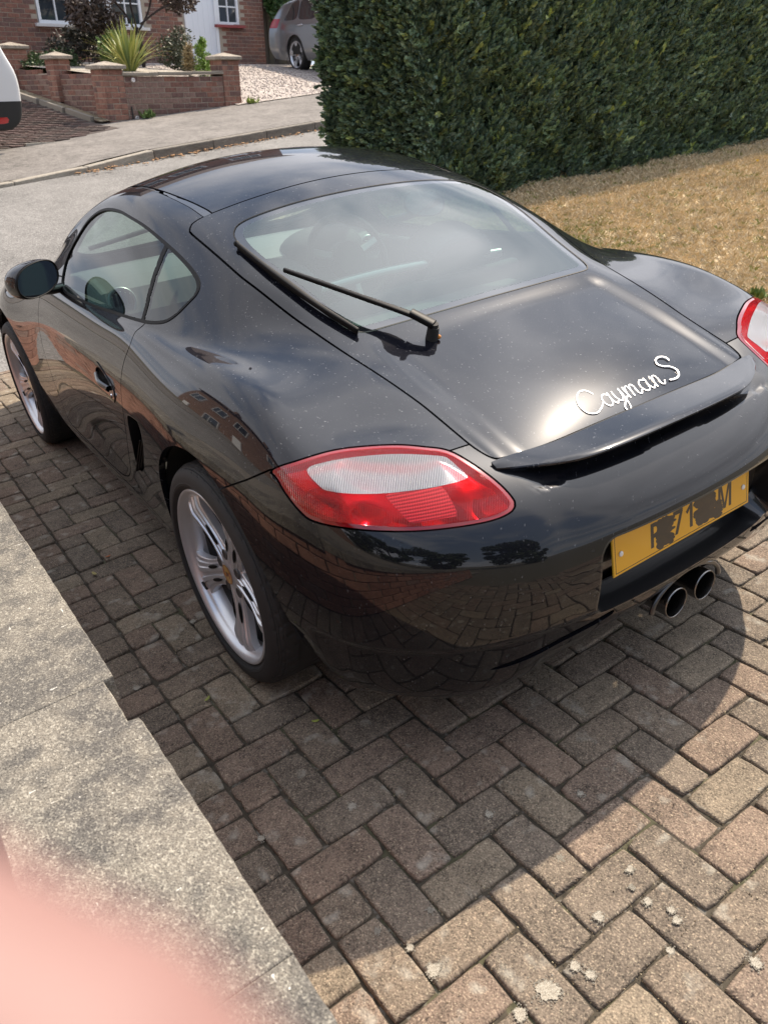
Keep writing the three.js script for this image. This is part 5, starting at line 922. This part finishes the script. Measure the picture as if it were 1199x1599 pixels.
  const s = simpleCar('white_car', 'white car with black lower bumper half cut off at the left edge', { rows: rowsS, r: 0.345, base: 2.62, track: 0.90, paint: white, glass: tint, windows: [[[-.5, 1.2], [-.4, 1.5], [.9, 1.58], [1.3, 1.5], [1.75, 1.16]]], cuts: [['rear_lamp', (x, y, z) => Math.max(x + 0.72, Math.abs(y - 0.47) - 0.035, Math.abs(Math.abs(z) - 0.74) - 0.12), phys([.42, .012, .015], 0.15, { clearcoat: 1 }), 0.004], ['lower_bumper', (x, y, z) => Math.max(y - 0.63 - 0.05 * step01(-0.55, -0.86, x), x + 0.42), CAR.matt, 0.004], ['rear_glass', (x, y, z) => Math.max(x + 0.79, 1.16 - y, y - 1.5, Math.abs(z) - 0.62), tint, 0.002]] });
  placeStreet(s, -3.06, ph(-2.8, 0.2) - 0.08, 0.34, Math.PI / 2); s.rotateZ(0.05);
  mesh('exhaust', new THREE.LatheGeometry([[.04, .2], [.045, 0], [.038, .01], [.036, .2]].map((q) => new THREE.Vector2(...q)), 24).rotateZ(-Math.PI / 2).translate(-0.90, 0.44, 0.60), CAR.chrome, s);
}
// ---------------------------------------------------------------- lawn, hedge, garden plants
{
  const lt = dataTexture(1024, (u, v) => { const n = fbm(u * 5, v * 5, 500, 5, 5), f = vnoise(u * 300, v * 90, 501, 0), g = vnoise(u * 90, v * 300, 502, 0), e = fbm(u * 36, v * 36, 503, 3, 36); let k = 0.55 + 0.5 * n + (f + g - 1) * 0.55 + (e - 0.5) * 0.6; let c = [.54, .43, .27]; if (n < 0.40) c = [.42, .335, .21]; if (e > 0.72) c = [.34, .31, .17]; return c.map((b) => L2S(b * Math.max(0.25, k))); }); lt.repeat.set(0.45, 0.45);
  const lawn = struct('lawn', sheet(60, 90, (u, v) => { const x = mix(-3, 5.2, u), z = mix(1.62, 30, v * v); return [x, lawnY(x, z) + 0.03 * (fbm(x * 2, z * 2, 6, 3) - 0.5) * step01(1.7, 2.5, z), z]; }), std(0xffffff, 1, { map: lt, bumpMap: grainBump(28, 256), bumpScale: 0.012 }), 'parched straw coloured lawn');
  const r = rng(8), tuft = (() => { const p = [], ix = [], q = rng(4); for (let k = 0; k < 9; k++) { const a = q() * 6.28, l = 0.016 + q() * 0.022, o = q() * 0.018, w = 0.0011, lean = 0.3 + q() * 1.0, cx = Math.cos(a) * o, cz = Math.sin(a) * o, b = q() * 6.28, dx = Math.cos(b), dz = Math.sin(b), n = p.length / 3; p.push(cx - dz * w, 0, cz + dx * w, cx + dz * w, 0, cz - dx * w, cx + dx * l * lean * 0.5 - dz * w, l * 0.75, cz + dz * l * lean * 0.5 + dx * w, cx + dx * l * lean, l, cz + dz * l * lean); ix.push(n, n + 1, n + 2, n + 1, n + 3, n + 2); } const g = new THREE.BufferGeometry(); g.setAttribute('position', new THREE.Float32BufferAttribute(p, 3)); g.setIndex(ix); g.computeVertexNormals(); return g; })();
  const N = 84000, im = new THREE.InstancedMesh(tuft, std(0xffffff, 1), N); im.name = 'grass'; im.castShadow = im.receiveShadow = true; im.userData.kind = 'stuff'; im.userData.label = 'short dry tan grass of the lawn';
  const M = new THREE.Matrix4(), c = new THREE.Color();
  for (let k = 0; k < N; k++) { const x = mix(-2.2, 4.5, Math.pow(r(), 0.75)), z = 1.66 + Math.pow(r(), 1.35) * 14, s = 0.7 + r() * 0.9; M.compose(new THREE.Vector3(x, lawnY(x, z) + 0.03 * (fbm(x * 2, z * 2, 6, 3) - 0.5) * step01(1.7, 2.5, z) - 0.002, z), new THREE.Quaternion().setFromAxisAngle(new THREE.Vector3(0, 1, 0), r() * 6.28), new THREE.Vector3(s, s * (0.7 + r() * 0.6), s)); im.setMatrixAt(k, M); const t = r(), gr = fbm(x * 1.1 + 2, z * 1.1, 12, 3); t < 0.05 + (gr > 0.62 ? 0.18 : 0) ? c.setRGB(.26, .27, .08) : (() => { const q = 0.75 + 0.5 * r(); c.setRGB(.59 * q, .475 * q, .30 * q); })(); im.setColorAt(k, c); }
  scene.add(im);
  // green weeds at the edge of the drive, a few yellow flowers
  const leafG = (l, w) => { const p = [], ix = []; for (let i = 0; i <= 4; i++) { const t = i / 4, ww = w * Math.sin(Math.PI * (0.12 + 0.86 * t)); p.push(-ww, 0.25 * l * t * t + ww * 0.25, t * l, 0, 0.25 * l * t * t, t * l, ww, 0.25 * l * t * t + ww * 0.25, t * l); } for (let i = 0; i < 4; i++) { const a = i * 3; for (const k of [0, 1]) ix.push(a + k, a + k + 1, a + k + 3, a + k + 1, a + k + 4, a + k + 3); } const g = new THREE.BufferGeometry(); g.setAttribute('position', new THREE.Float32BufferAttribute(p, 3)); g.setAttribute('uv', new THREE.Float32BufferAttribute(new Float32Array(p.length / 3 * 2), 2)); g.setIndex(ix); g.computeVertexNormals(); return g; };
  const weed = (x, y, z, n, l, col, label) => { const q = rng(n * 7 + Math.round(x * 100)), gs = []; for (let k = 0; k < n; k++) gs.push(leafG(l * (0.6 + q() * 0.7), l * 0.2).rotateX(-0.35 - q() * 0.8).rotateY(q() * 6.28).translate((q() - .5) * l * 1.6, 0.005, (q() - .5) * l * 1.6)); const t = thing('weed', label, 'weed', [x, y, z]); mesh('leaves', join(gs), std(col, 0.7), t); };
  weed(1.02, lawnY(1.02, 3.3), 3.32, 44, 0.075, [.15, .20, .05], 'bright green weed at the lawn edge by the right lamp');
  weed(0.72, lawnY(.72, 3.0), 3.05, 24, 0.06, [.12, .17, .045], 'smaller green weed nearest the right tail lamp');
  for (const [s, d, n, l] of [[0.47, 0.10, 46, 0.11]]) { const p = sp(s, ph(s, d), d); weed(p.x, p.y, p.z, n, l, [.13, .20, .06], 'low green weed at the foot of the front brick wall'); }
  { const p = sp(2.5, ph(2.5, 0.12), 0.14); weed(p.x, p.y, p.z, 34, 0.09, [.24, .30, .06], 'yellow green weed at the foot of the right brick pillar'); }
  for (const [x, z, w] of [[3.0, 8.2, 'middle of three towards the right edge'], [3.4, 7.0, 'in the edge of the hedge shadow'], [2.4, 7.7, 'out in the sun at the right edge'], [2.2, 5.6, 'the one nearest the black car'], [3.7, 8.6, 'the one closest to the hedge foot']]) { const g = []; const q = rng(Math.round(x * 50)); for (let k = 0; k < 14; k++) g.push(leafG(0.016, 0.004).rotateX(-0.3 - q() * 0.5).rotateY(k / 14 * 6.28)); const f = mesh('yellow_flower', join(g), std([.75, .55, .03], 0.7), scene); f.position.set(x, lawnY(x, z) + 0.05, z); f.scale.setScalar(1.6); tag(f, `small yellow flower in the dry lawn, ${w}`, 'flower', 'yellow flowers scattered in the lawn'); }

  // hedge: sprigs of glossy leaves over a dark solid core
  const hedge = thing('hedge', 'tall clipped green hedge along the far side of the lawn', 'hedge', [4.3, 0, 2.98]);
  const sprig = (seed) => { const q = rng(seed), gs = []; for (let k = 0; k < 9; k++) { const t = k / 8, a = k * 2.4 + q(); gs.push(leafG(0.034 + q() * 0.016, 0.0098 + q() * 0.004).rotateZ((q() - .5) * 1.0).rotateX(-0.35 - 0.8 * t + (q() - .5) * 0.9).rotateY(a).translate(0, t * 0.10, 0)); } gs.push(leafG(0.045, 0.011).rotateX(-1.3).translate(0, 0.1, 0)); gs.push(plain(new THREE.CylinderGeometry(0.0014, 0.002, 0.11, 4).translate(0, 0.05, 0))); return join(gs); };
  const hm = [phys([.185, .262, .168], 0.28, { transmission: 0.12 }), phys([.225, .315, .170], 0.28, { transmission: 0.12 }), phys([.160, .225, .158], 0.3, { transmission: 0.1 })];
  const H = (z) => 2.7 + 0.06 * Math.sin(z * 1.7), bump = (y, z) => 0.34 * (fbm(y * 1.5 + 3, z * 1.9, 41, 3) - 0.5) + 0.14 * (fbm(y * 6, z * 6, 43, 2) - 0.5);
  const dens = [25000, 17000, 20000], X = new THREE.Vector3(0, 1, 0);
  dens.forEach((N, m) => {
    const im = new THREE.InstancedMesh(sprig(60 + m), hm[m], N); im.name = numbered('foliage'); im.castShadow = im.receiveShadow = true; im.userData.kind = 'stuff'; const r = rng(70 + m), cc = new THREE.Color();
    for (let k = 0; k < N; k++) {
      const f = r(); let p, n;
      if (f < 0.80) { const z = Math.pow(r(), 1.3) * 15, y = 0.30 + r() * (H(z) - 0.15), dp = Math.pow(r(), 1.5) * 0.19 - (r() < 0.05 ? r() * 0.09 : 0); const top = step01(H(z) + 0.1, H(z) + 0.5, y + 0.38) * 0.16, end = z < 0.8 ? Math.pow(1 - z / 0.8, 2) * 0.40 : 0, foot = y < 0.62 ? (0.62 - y) * -0.10 : 0; p = [bump(y, z) + dp + top + end + foot, y, z]; n = new THREE.Vector3(-0.8, 0.75, (r() - .5) * 0.8); }
      else if (f < 0.90) { const z = Math.pow(r(), 1.3) * 15, x = r() * 0.95; p = [x, 0.2 + H(z) + 0.06 * fbm(x * 3, z * 3, 9) - Math.pow(r(), 2) * 0.2, z]; n = new THREE.Vector3((r() - .5) * .8, 1, (r() - .5) * .8); }
      else { const x = r() * 0.95, y = 0.30 + r() * 2.1; p = [x, y, -0.02 + bump(y, x * 3) + (x < 0.5 ? Math.pow(1 - x / 0.5, 2) * 0.30 : 0) + Math.pow(r(), 2) * 0.18]; n = new THREE.Vector3(-0.2, 0.35, -1); }
      n.x += (r() - .5) * 0.9; n.y += (r() - .5) * 0.9; n.z += (r() - .5) * 0.9; n.normalize();
      const s = 0.75 + r() * 0.55; M.compose(new THREE.Vector3(...p), new THREE.Quaternion().setFromUnitVectors(X, n).multiply(new THREE.Quaternion().setFromAxisAngle(X, r() * 6.28)), new THREE.Vector3(s, s, s)); im.setMatrixAt(k, M);
      const t = 0.7 + 0.6 * r(), yel = r() < 0.07; cc.setRGB(t * (yel ? 1.9 : 1), t * (yel ? 1.6 : 1), t * (yel ? 1.0 : 1)); im.setColorAt(k, cc);
    }
    hedge.add(im);
  });
  const core = []; { const g = new THREE.BoxGeometry(0.56, 2.4, 24, 6, 24, 160).translate(0.58, 1.5, 12.45), p = g.attributes.position; for (let k = 0; k < p.count; k++) { const y = p.getY(k), z = p.getZ(k); p.setX(k, p.getX(k) + (p.getX(k) < 0.5 ? bump(y, z) : 0)); } g.computeVertexNormals(); core.push(g); }
  mesh('dark_core', join(core), std([.030, .038, .022], 1), hedge);  // solid dark box added inside the leaves to block light
  const farz = new THREE.InstancedMesh(sprig(66), hm[2], 5000); farz.name = numbered('foliage'); farz.userData.kind = 'stuff'; { const r = rng(75); for (let k = 0; k < 5000; k++) { const z = 14.5 + r() * 10, y = 0.3 + r() * 2.3; M.compose(new THREE.Vector3(bump(y, z) + r() * 0.15, y, z), new THREE.Quaternion().setFromEuler(new THREE.Euler(r() * 3, r() * 6, 1 + r())), new THREE.Vector3(2, 2, 2)); farz.setMatrixAt(k, M); } } hedge.add(farz);

  // front garden plants
  const crown = (parent, name, n, seed, shape, size, mat, wide = 0.22) => { const q = rng(seed), im = new THREE.InstancedMesh(leafG(size, size * wide), mat, n); im.name = numbered(name); im.castShadow = im.receiveShadow = true; im.userData.kind = 'stuff'; const cc = new THREE.Color(); for (let k = 0; k < n; k++) { const p = shape(q, k); const s = 0.6 + q() * 0.8; M.compose(new THREE.Vector3(...p), new THREE.Quaternion().setFromEuler(new THREE.Euler(q() * 6.28, q() * 6.28, q() * 6.28)), new THREE.Vector3(s, s, s)); im.setMatrixAt(k, M); const t = 0.7 + q() * 0.6; cc.setRGB(t, t, t); im.setColorAt(k, cc); } parent.add(im); return im; };
  const blob = (list) => (q) => { const b = list[Math.floor(q() * list.length)]; const u = q() * 2 - 1, a = q() * 6.28, r = Math.cbrt(q()) * (0.75 + 0.25 * vnoise(a * 2 + b[0] * 9, u * 3, 7)), c = Math.sqrt(1 - u * u); return [b[0] + Math.cos(a) * c * r * b[3], b[1] + u * r * b[4], b[2] + Math.sin(a) * c * r * b[3]]; };
  const bark = std([.045, .032, .028], 0.9);
  const tree = thing('purple_tree', 'small dark purple leaved tree in front of the white window', 'tree'); placeStreet(tree, 2.3, 0.72, -2.75);
  const limbs = [[[0, 0, 0], [.02, .35, 0], [-.04, .7, 0]], [[-.04, .6, 0], [-.35, 1.0, .05], [-.8, 1.25, .1]], [[-.04, .6, 0], [.25, .95, 0], [.5, 1.4, -.1]], [[.05, .75, 0], [.45, 1.0, .1], [.95, 1.15, .1]], [[-.04, .7, 0], [-.1, 1.1, 0], [-.05, 1.6, 0]], [[-.3, .95, .04], [-.6, 1.1, .2], [-1.05, 1.15, .2]]];
  mesh('trunk', join(limbs.map((l, k) => tube(l, k ? 0.018 : 0.04, 14, 7))), bark, tree);
  crown(tree, 'crown', 5200, 33, blob([[-.95, 1.10, .1, .50, .34], [-.35, 1.45, 0, .55, .40], [.4, 1.5, 0, .55, .4], [.95, 1.2, 0, .40, .30], [-1.2, .85, .2, .30, .26], [.1, 1.7, 0, .7, .35], [-.7, .75, .1, .38, .22]]), 0.075, phys([.075, .050, .038], 0.55, { transmission: 0.15 }));
  const shrub = (name, label, s, h, d, n, seed, list, size, col, wide) => { const t = thing(name, label, 'shrub'); placeStreet(t, s, h, d); const st = []; const q = rng(seed); for (let k = 0; k < 7; k++) { const b = list[k % list.length]; st.push(tube([[0.03 * (q() - .5), -.05, 0.03 * (q() - .5)], [b[0] * .5, b[1] * .5, b[2] * .5], [b[0] + (q() - .5) * b[3], b[1] + b[4] * .4, b[2]]], 0.008, 8, 5)); } mesh('stems', join(st), bark, t); crown(t, 'foliage', n, seed, blob(list), size, phys(col, 0.55, { transmission: 0.2 }), wide); };
  shrub('dark_shrub', 'dense dark shrub hanging under the white window ledge', 1.55, 0.70, -3.3, 3600, 35, [[-.45, .35, 0, .42, .30], [.2, .40, .1, .5, .32], [.75, .30, .1, .4, .28], [-.1, .62, 0, .4, .2]], 0.06, [.030, .030, .020]);
  shrub('green_bush', 'rounded green bush beside the small side wall pillar', 0.72, 0.72, -3.1, 2600, 36, [[-.25, .12, 0, .36, .22], [.15, .16, 0, .36, .24], [-.5, .05, 0, .25, .18]], 0.045, [.045, .095, .025]);
  shrub('light_bush', 'bright mid green bush behind the spiky plant', 1.32, 0.66, -2.15, 1100, 37, [[-.02, .35, 0, .22, .26], [.12, .50, 0, .2, .2], [.0, .15, 0, .2, .2]], 0.07, [.12, .20, .035], 0.3);
  shrub('olive_shrub', 'loose olive shrub between the spiky plant and front door', 2.78, 0.66, -1.9, 2400, 38, [[-.30, .35, -.2, .34, .30], [.0, .50, -.3, .30, .34], [-.1, .15, 0, .3, .2]], 0.05, [.075, .085, .045]);
  shrub('yellow_green_shrub', 'upright bright green shrub left of the white door', 2.42, 0.62, -1.05, 2300, 39, [[.0, .10, 0, .20, .14], [.05, .25, 0, .17, .14], [-.03, .40, 0, .10, .12], [.04, .5, 0, .07, .1], [.14, .18, 0, .12, .14]], 0.04, [.20, .32, .045], 0.2);
  shrub('dry_grass_clump', 'dry straw stems beside the upright bright green shrub', 2.16, 0.62, -1.1, 700, 40, [[.0, .2, 0, .09, .22], [.03, .35, 0, .06, .2]], 0.07, [.32, .24, .11], 0.08);
  // spiky variegated plant: every strap leaf its own piece
  const spike = thing('spiky_plant', 'spiky yellow green striped plant behind the corner pillar', 'plant'); placeStreet(spike, 1.15, 0.62, -1.35);
  const sm1 = [phys([.30, .33, .09], 0.45), phys([.20, .26, .09], 0.45), phys([.42, .42, .14], 0.45)], q = rng(91);
  for (let k = 0; k < 150; k++) {
    const a = q() * 6.28, lean = Math.pow(q(), 0.8) * 1.25, len = 0.55 + q() * 0.35, w = 0.013 + q() * 0.006, p = [], ix = [], droop = 0.25 + q() * 0.8, S = 8; let x = 0.03, y = 0, th = lean * 0.55;
    for (let i = 0; i <= S; i++) { const t = i / S, ww = w * (t < 0.7 ? 1 : (1 - t) / 0.3) + 0.0005; p.push(x, y, -ww, x - 0.003, y - 0.003, 0, x, y, ww); x += Math.sin(th) * len / S; y += Math.cos(th) * len / S; th += droop * lean * 1.1 / S; }
    for (let i = 0; i < S; i++) for (const j of [0, 1]) { const b = i * 3 + j; ix.push(b, b + 1, b + 3, b + 1, b + 4, b + 3); }
    const g = new THREE.BufferGeometry(); g.setAttribute('position', new THREE.Float32BufferAttribute(p, 3)); g.setIndex(ix); g.rotateY(a); g.computeVertexNormals(); mesh('leaf', g, sm1[Math.floor(q() * 3)], spike);
  }
  // ivy above the fence
  const ivy = thing('ivy', 'green ivy growing over the timber fence behind the silver car', 'climber'); placeStreet(ivy, 7.5, 2.35, -4.7); mesh('stems', tube([[-.3, -1.4, 0], [-.2, -.4, 0], [.3, .1, 0], [.8, .3, 0]], 0.02, 16, 6), bark, ivy);
  crown(ivy, 'foliage', 3000, 47, blob([[-.25, -.2, .1, .32, .5], [.4, .1, .1, .6, .5], [1.2, .2, 0, .6, .5], [.0, .5, 0, .5, .3]]), 0.085, phys([.05, .11, .03], 0.45), 0.4);
}
// ---------------------------------------------------------------- what the glossy paint mirrors: the home behind the camera, its neighbours, trees
{
  const bt = dataTexture(256, (u, v) => { const row = Math.floor(v * 16), uu = (u * 6 + (row & 1) * 0.5) % 1, vv = (v * 16) % 1, m = uu < 0.05 || vv < 0.14; const n = hash2(row, Math.floor(u * 6 + (row & 1) * 0.5) % 6, 4); return (m ? [.25, .22, .18] : [.17, .085, .06]).map((b) => L2S(b * (m ? 1 : 0.7 + n * 0.7))); }); bt.repeat.set(0.75, 0.83);
  const wm = std(0xffffff, 0.95, { map: bt }), white = std([.70, .71, .72], 0.5), pane = phys([.03, .04, .05], 0.05, { clearcoat: 1 }), tile = std([.10, .065, .05], 0.9);
  const near = (x0, w, z, label) => {
    const h = thing('terraced_house', label, 'house', [x0, 0, z]);
    const wall = box(w, 5.8, 6, w / 2, 2.9, -3), u = wall.attributes.uv, p = wall.attributes.position; for (let k = 0; k < p.count; k++) u.setXY(k, p.getX(k) + p.getZ(k), p.getY(k)); mesh('wall', wall, wm, h);
    const s = new THREE.Shape([[0.35, 0], [-3, 2.9], [-6.35, 0]].map((q) => new THREE.Vector2(...q))); const rf = new THREE.ExtrudeGeometry(s, { depth: w + 0.3, bevelEnabled: false }); const q = rf.attributes.position; for (let k = 0; k < q.count; k++) q.setXYZ(k, q.getZ(k) - 0.15, q.getY(k) + 5.8, q.getX(k)); rf.index || 0; rf.computeVertexNormals(); const roof = mesh('roof', rf, tile, h);
    mesh('chimney', box(0.6, 1.2, 0.9, w * 0.85, 9.0, -3, 0.01), wm, roof);
    for (const y of [1.0, 3.4]) for (const fx of [0.24, 0.74]) { if (y < 2 && fx > 0.5) { mesh('door', box(0.9, 2.05, 0.08, w * fx, 1.03, 0.03, 0.01), white, h); continue; } const g = new THREE.Group(); g.name = numbered('window'); g.position.set(w * fx, y + 0.6, 0.02); h.add(g); mesh('pane', box(1.5, 1.15, 0.04, 0, 0, 0), pane, g); for (const e of [-1, 1]) { mesh('frame', box(1.6, 0.07, 0.09, 0, e * 0.6, 0.01), white, g); mesh('frame', box(0.07, 1.2, 0.09, e * 0.78, 0, 0.01), white, g); } mesh('frame', box(0.06, 1.2, 0.08, 0.2, 0, 0.01), white, g); }
  };
  near(-2.6, 6.4, -7.2, 'brick house with white windows nearest the low coping wall'); near(3.85, 6.4, -7.5, 'brick terraced house second along from the coping wall'); near(10.3, 6.4, -7.8, 'brick terraced house third and farthest along the street');
  const r = rng(12), trunk = std([.06, .05, .04], 0.95);
  const bigTree = (x, z, h, w, col, label) => {
    const t = thing('garden_tree', label, 'tree', [x, 0, z]); mesh('trunk', join([tube([[0, 0, 0], [.1, h * 0.3, 0], [0, h * 0.55, .1], [0, h * 0.85, 0]], 0.13, 16, 8), tube([[0, h * .4, 0], [w * .5, h * .62, .2], [w * .8, h * .75, .3]], 0.06, 10, 6), tube([[0, h * .45, 0], [-w * .5, h * .66, -.2], [-w * .7, h * .8, 0]], 0.06, 10, 6)]), trunk, t);
    const g = new THREE.PlaneGeometry(0.30, 0.16, 2, 1), im = new THREE.InstancedMesh(g, std(col, 0.7), 5200), M = new THREE.Matrix4(); im.name = numbered('crown'); im.userData.kind = 'stuff'; const cl = []; for (let k = 0; k < 26; k++) { const a = r() * 6.28, u = r() * 2 - 1, c = Math.sqrt(1 - u * u) * (0.35 + 0.65 * r()); cl.push([Math.cos(a) * c * w, h * 0.50 + u * h * 0.42, Math.sin(a) * c * w, 0.5 + r() * 0.6]); }
    for (let k = 0; k < 5200; k++) { const b = cl[Math.floor(r() * cl.length)], a = r() * 6.28, u = r() * 2 - 1, q = Math.sqrt(r()) * b[3], c = Math.sqrt(1 - u * u); M.compose(new THREE.Vector3(b[0] + Math.cos(a) * c * q, b[1] + u * q, b[2] + Math.sin(a) * c * q), new THREE.Quaternion().setFromEuler(new THREE.Euler(r() * 6, r() * 6, r() * 6)), new THREE.Vector3(1, 1, 1)); im.setMatrixAt(k, M); } t.add(im);
  };
  bigTree(-5.6, -12.5, 8.0, 2.6, [.035, .06, .02], 'tall dark green tree behind the camera on the left'); bigTree(-9.5, -11, 6.5, 3.0, [.04, .07, .022], 'lower rounded tree farther behind the camera'); bigTree(-13, -6, 7.0, 3.6, [.04, .065, .022], 'broad tree at the back behind the driveway'); bigTree(-13.5, 1.5, 6.2, 3.6, [.035, .06, .02], 'spreading tree behind the driveway to the right');
}
// ---------------------------------------------------------------- the photographer's fingertip over the lower left of the lens
{
  const FT = { x0: -143, y0: 1745, dx: 300, dy: 130, dd: 0.0005 };   // axis of the finger on the lens side
  const f = 1226.3, cam = (px, py, d) => new THREE.Vector3((px - 599.5) / f * d, -(py - 799.5) / f * d, -d).applyEuler(camera.rotation).add(camera.position);
  const dep = 0.030, axis = (t) => cam(FT.x0 + FT.dx * t, FT.y0 + FT.dy * t, dep + FT.dd * t);
  const grid = 44, size = 0.056, mc = new MarchingCubes(grid, std(0xffffff), false, false, 60000);
  // joints from the knuckle side to the tip, radii in metres; the pulp is a little fuller than the joints
  const J = [[-3.2, .0090], [-2.0, .0088], [-1.1, .0084], [-0.3, .0086], [0.75, .0084], [1.5, .0068]].map(([t, r]) => [axis(t), r]);
  const centre = axis(-0.9), field = mc.field;
  for (let z = 0; z < grid; z++) for (let y = 0; y < grid; y++) for (let x = 0; x < grid; x++) {
    const p = new THREE.Vector3((x / grid - 0.5) * size, (y / grid - 0.5) * size, (z / grid - 0.5) * size).add(centre); let d = 1e9;
    for (let k = 0; k < J.length - 1; k++) { const [a, ra] = J[k], [b, rb] = J[k + 1], ab = b.clone().sub(a), t = clamp(p.clone().sub(a).dot(ab) / ab.lengthSq()), dd = p.distanceTo(a.clone().addScaledVector(ab, t)) - mix(ra, rb, t); const h = clamp(0.5 + 0.5 * (dd - d) / 0.003); d = d > 1 ? dd : mix(dd, d, h) - 0.003 * h * (1 - h); }
    field[x + y * grid + z * grid * grid] = -d;
  }
  mc.isolation = 0; mc.update();
  const n = mc.count, g = new THREE.BufferGeometry(), P = new Float32Array(n * 3);
  for (let k = 0; k < n; k++) for (let c = 0; c < 3; c++) P[k * 3 + c] = mc.positionArray[k * 3 + c] * size / 2 + centre.getComponent(c);
  g.setAttribute('position', new THREE.BufferAttribute(P, 3)); const w = mergeVertices(g, 1e-6); w.computeVertexNormals();
  const skin = phys([.245, .138, .124], 0.6, { sheen: 0.3 }); const o = mesh('fingertip', w, skin, scene); tag(o, 'pink out of focus fingertip over the lower left corner', 'finger');
  const nail = new THREE.SphereGeometry(1, 20, 12).scale(0.0052, 0.0012, 0.0066); const nb = axis(0.55), nx = axis(1).sub(axis(0)).normalize(); const view = nb.clone().sub(camera.position).normalize(), side = new THREE.Vector3().crossVectors(nx, view).normalize();
  const bz = nx, by = view, bx = side; nail.applyMatrix4(new THREE.Matrix4().makeBasis(bx, by, bz)).translate(...nb.clone().addScaledVector(view, 0.0074).toArray()); mesh('nail', nail, phys([.72, .48, .42], 0.3), o);
}
renderer.render(scene, camera);
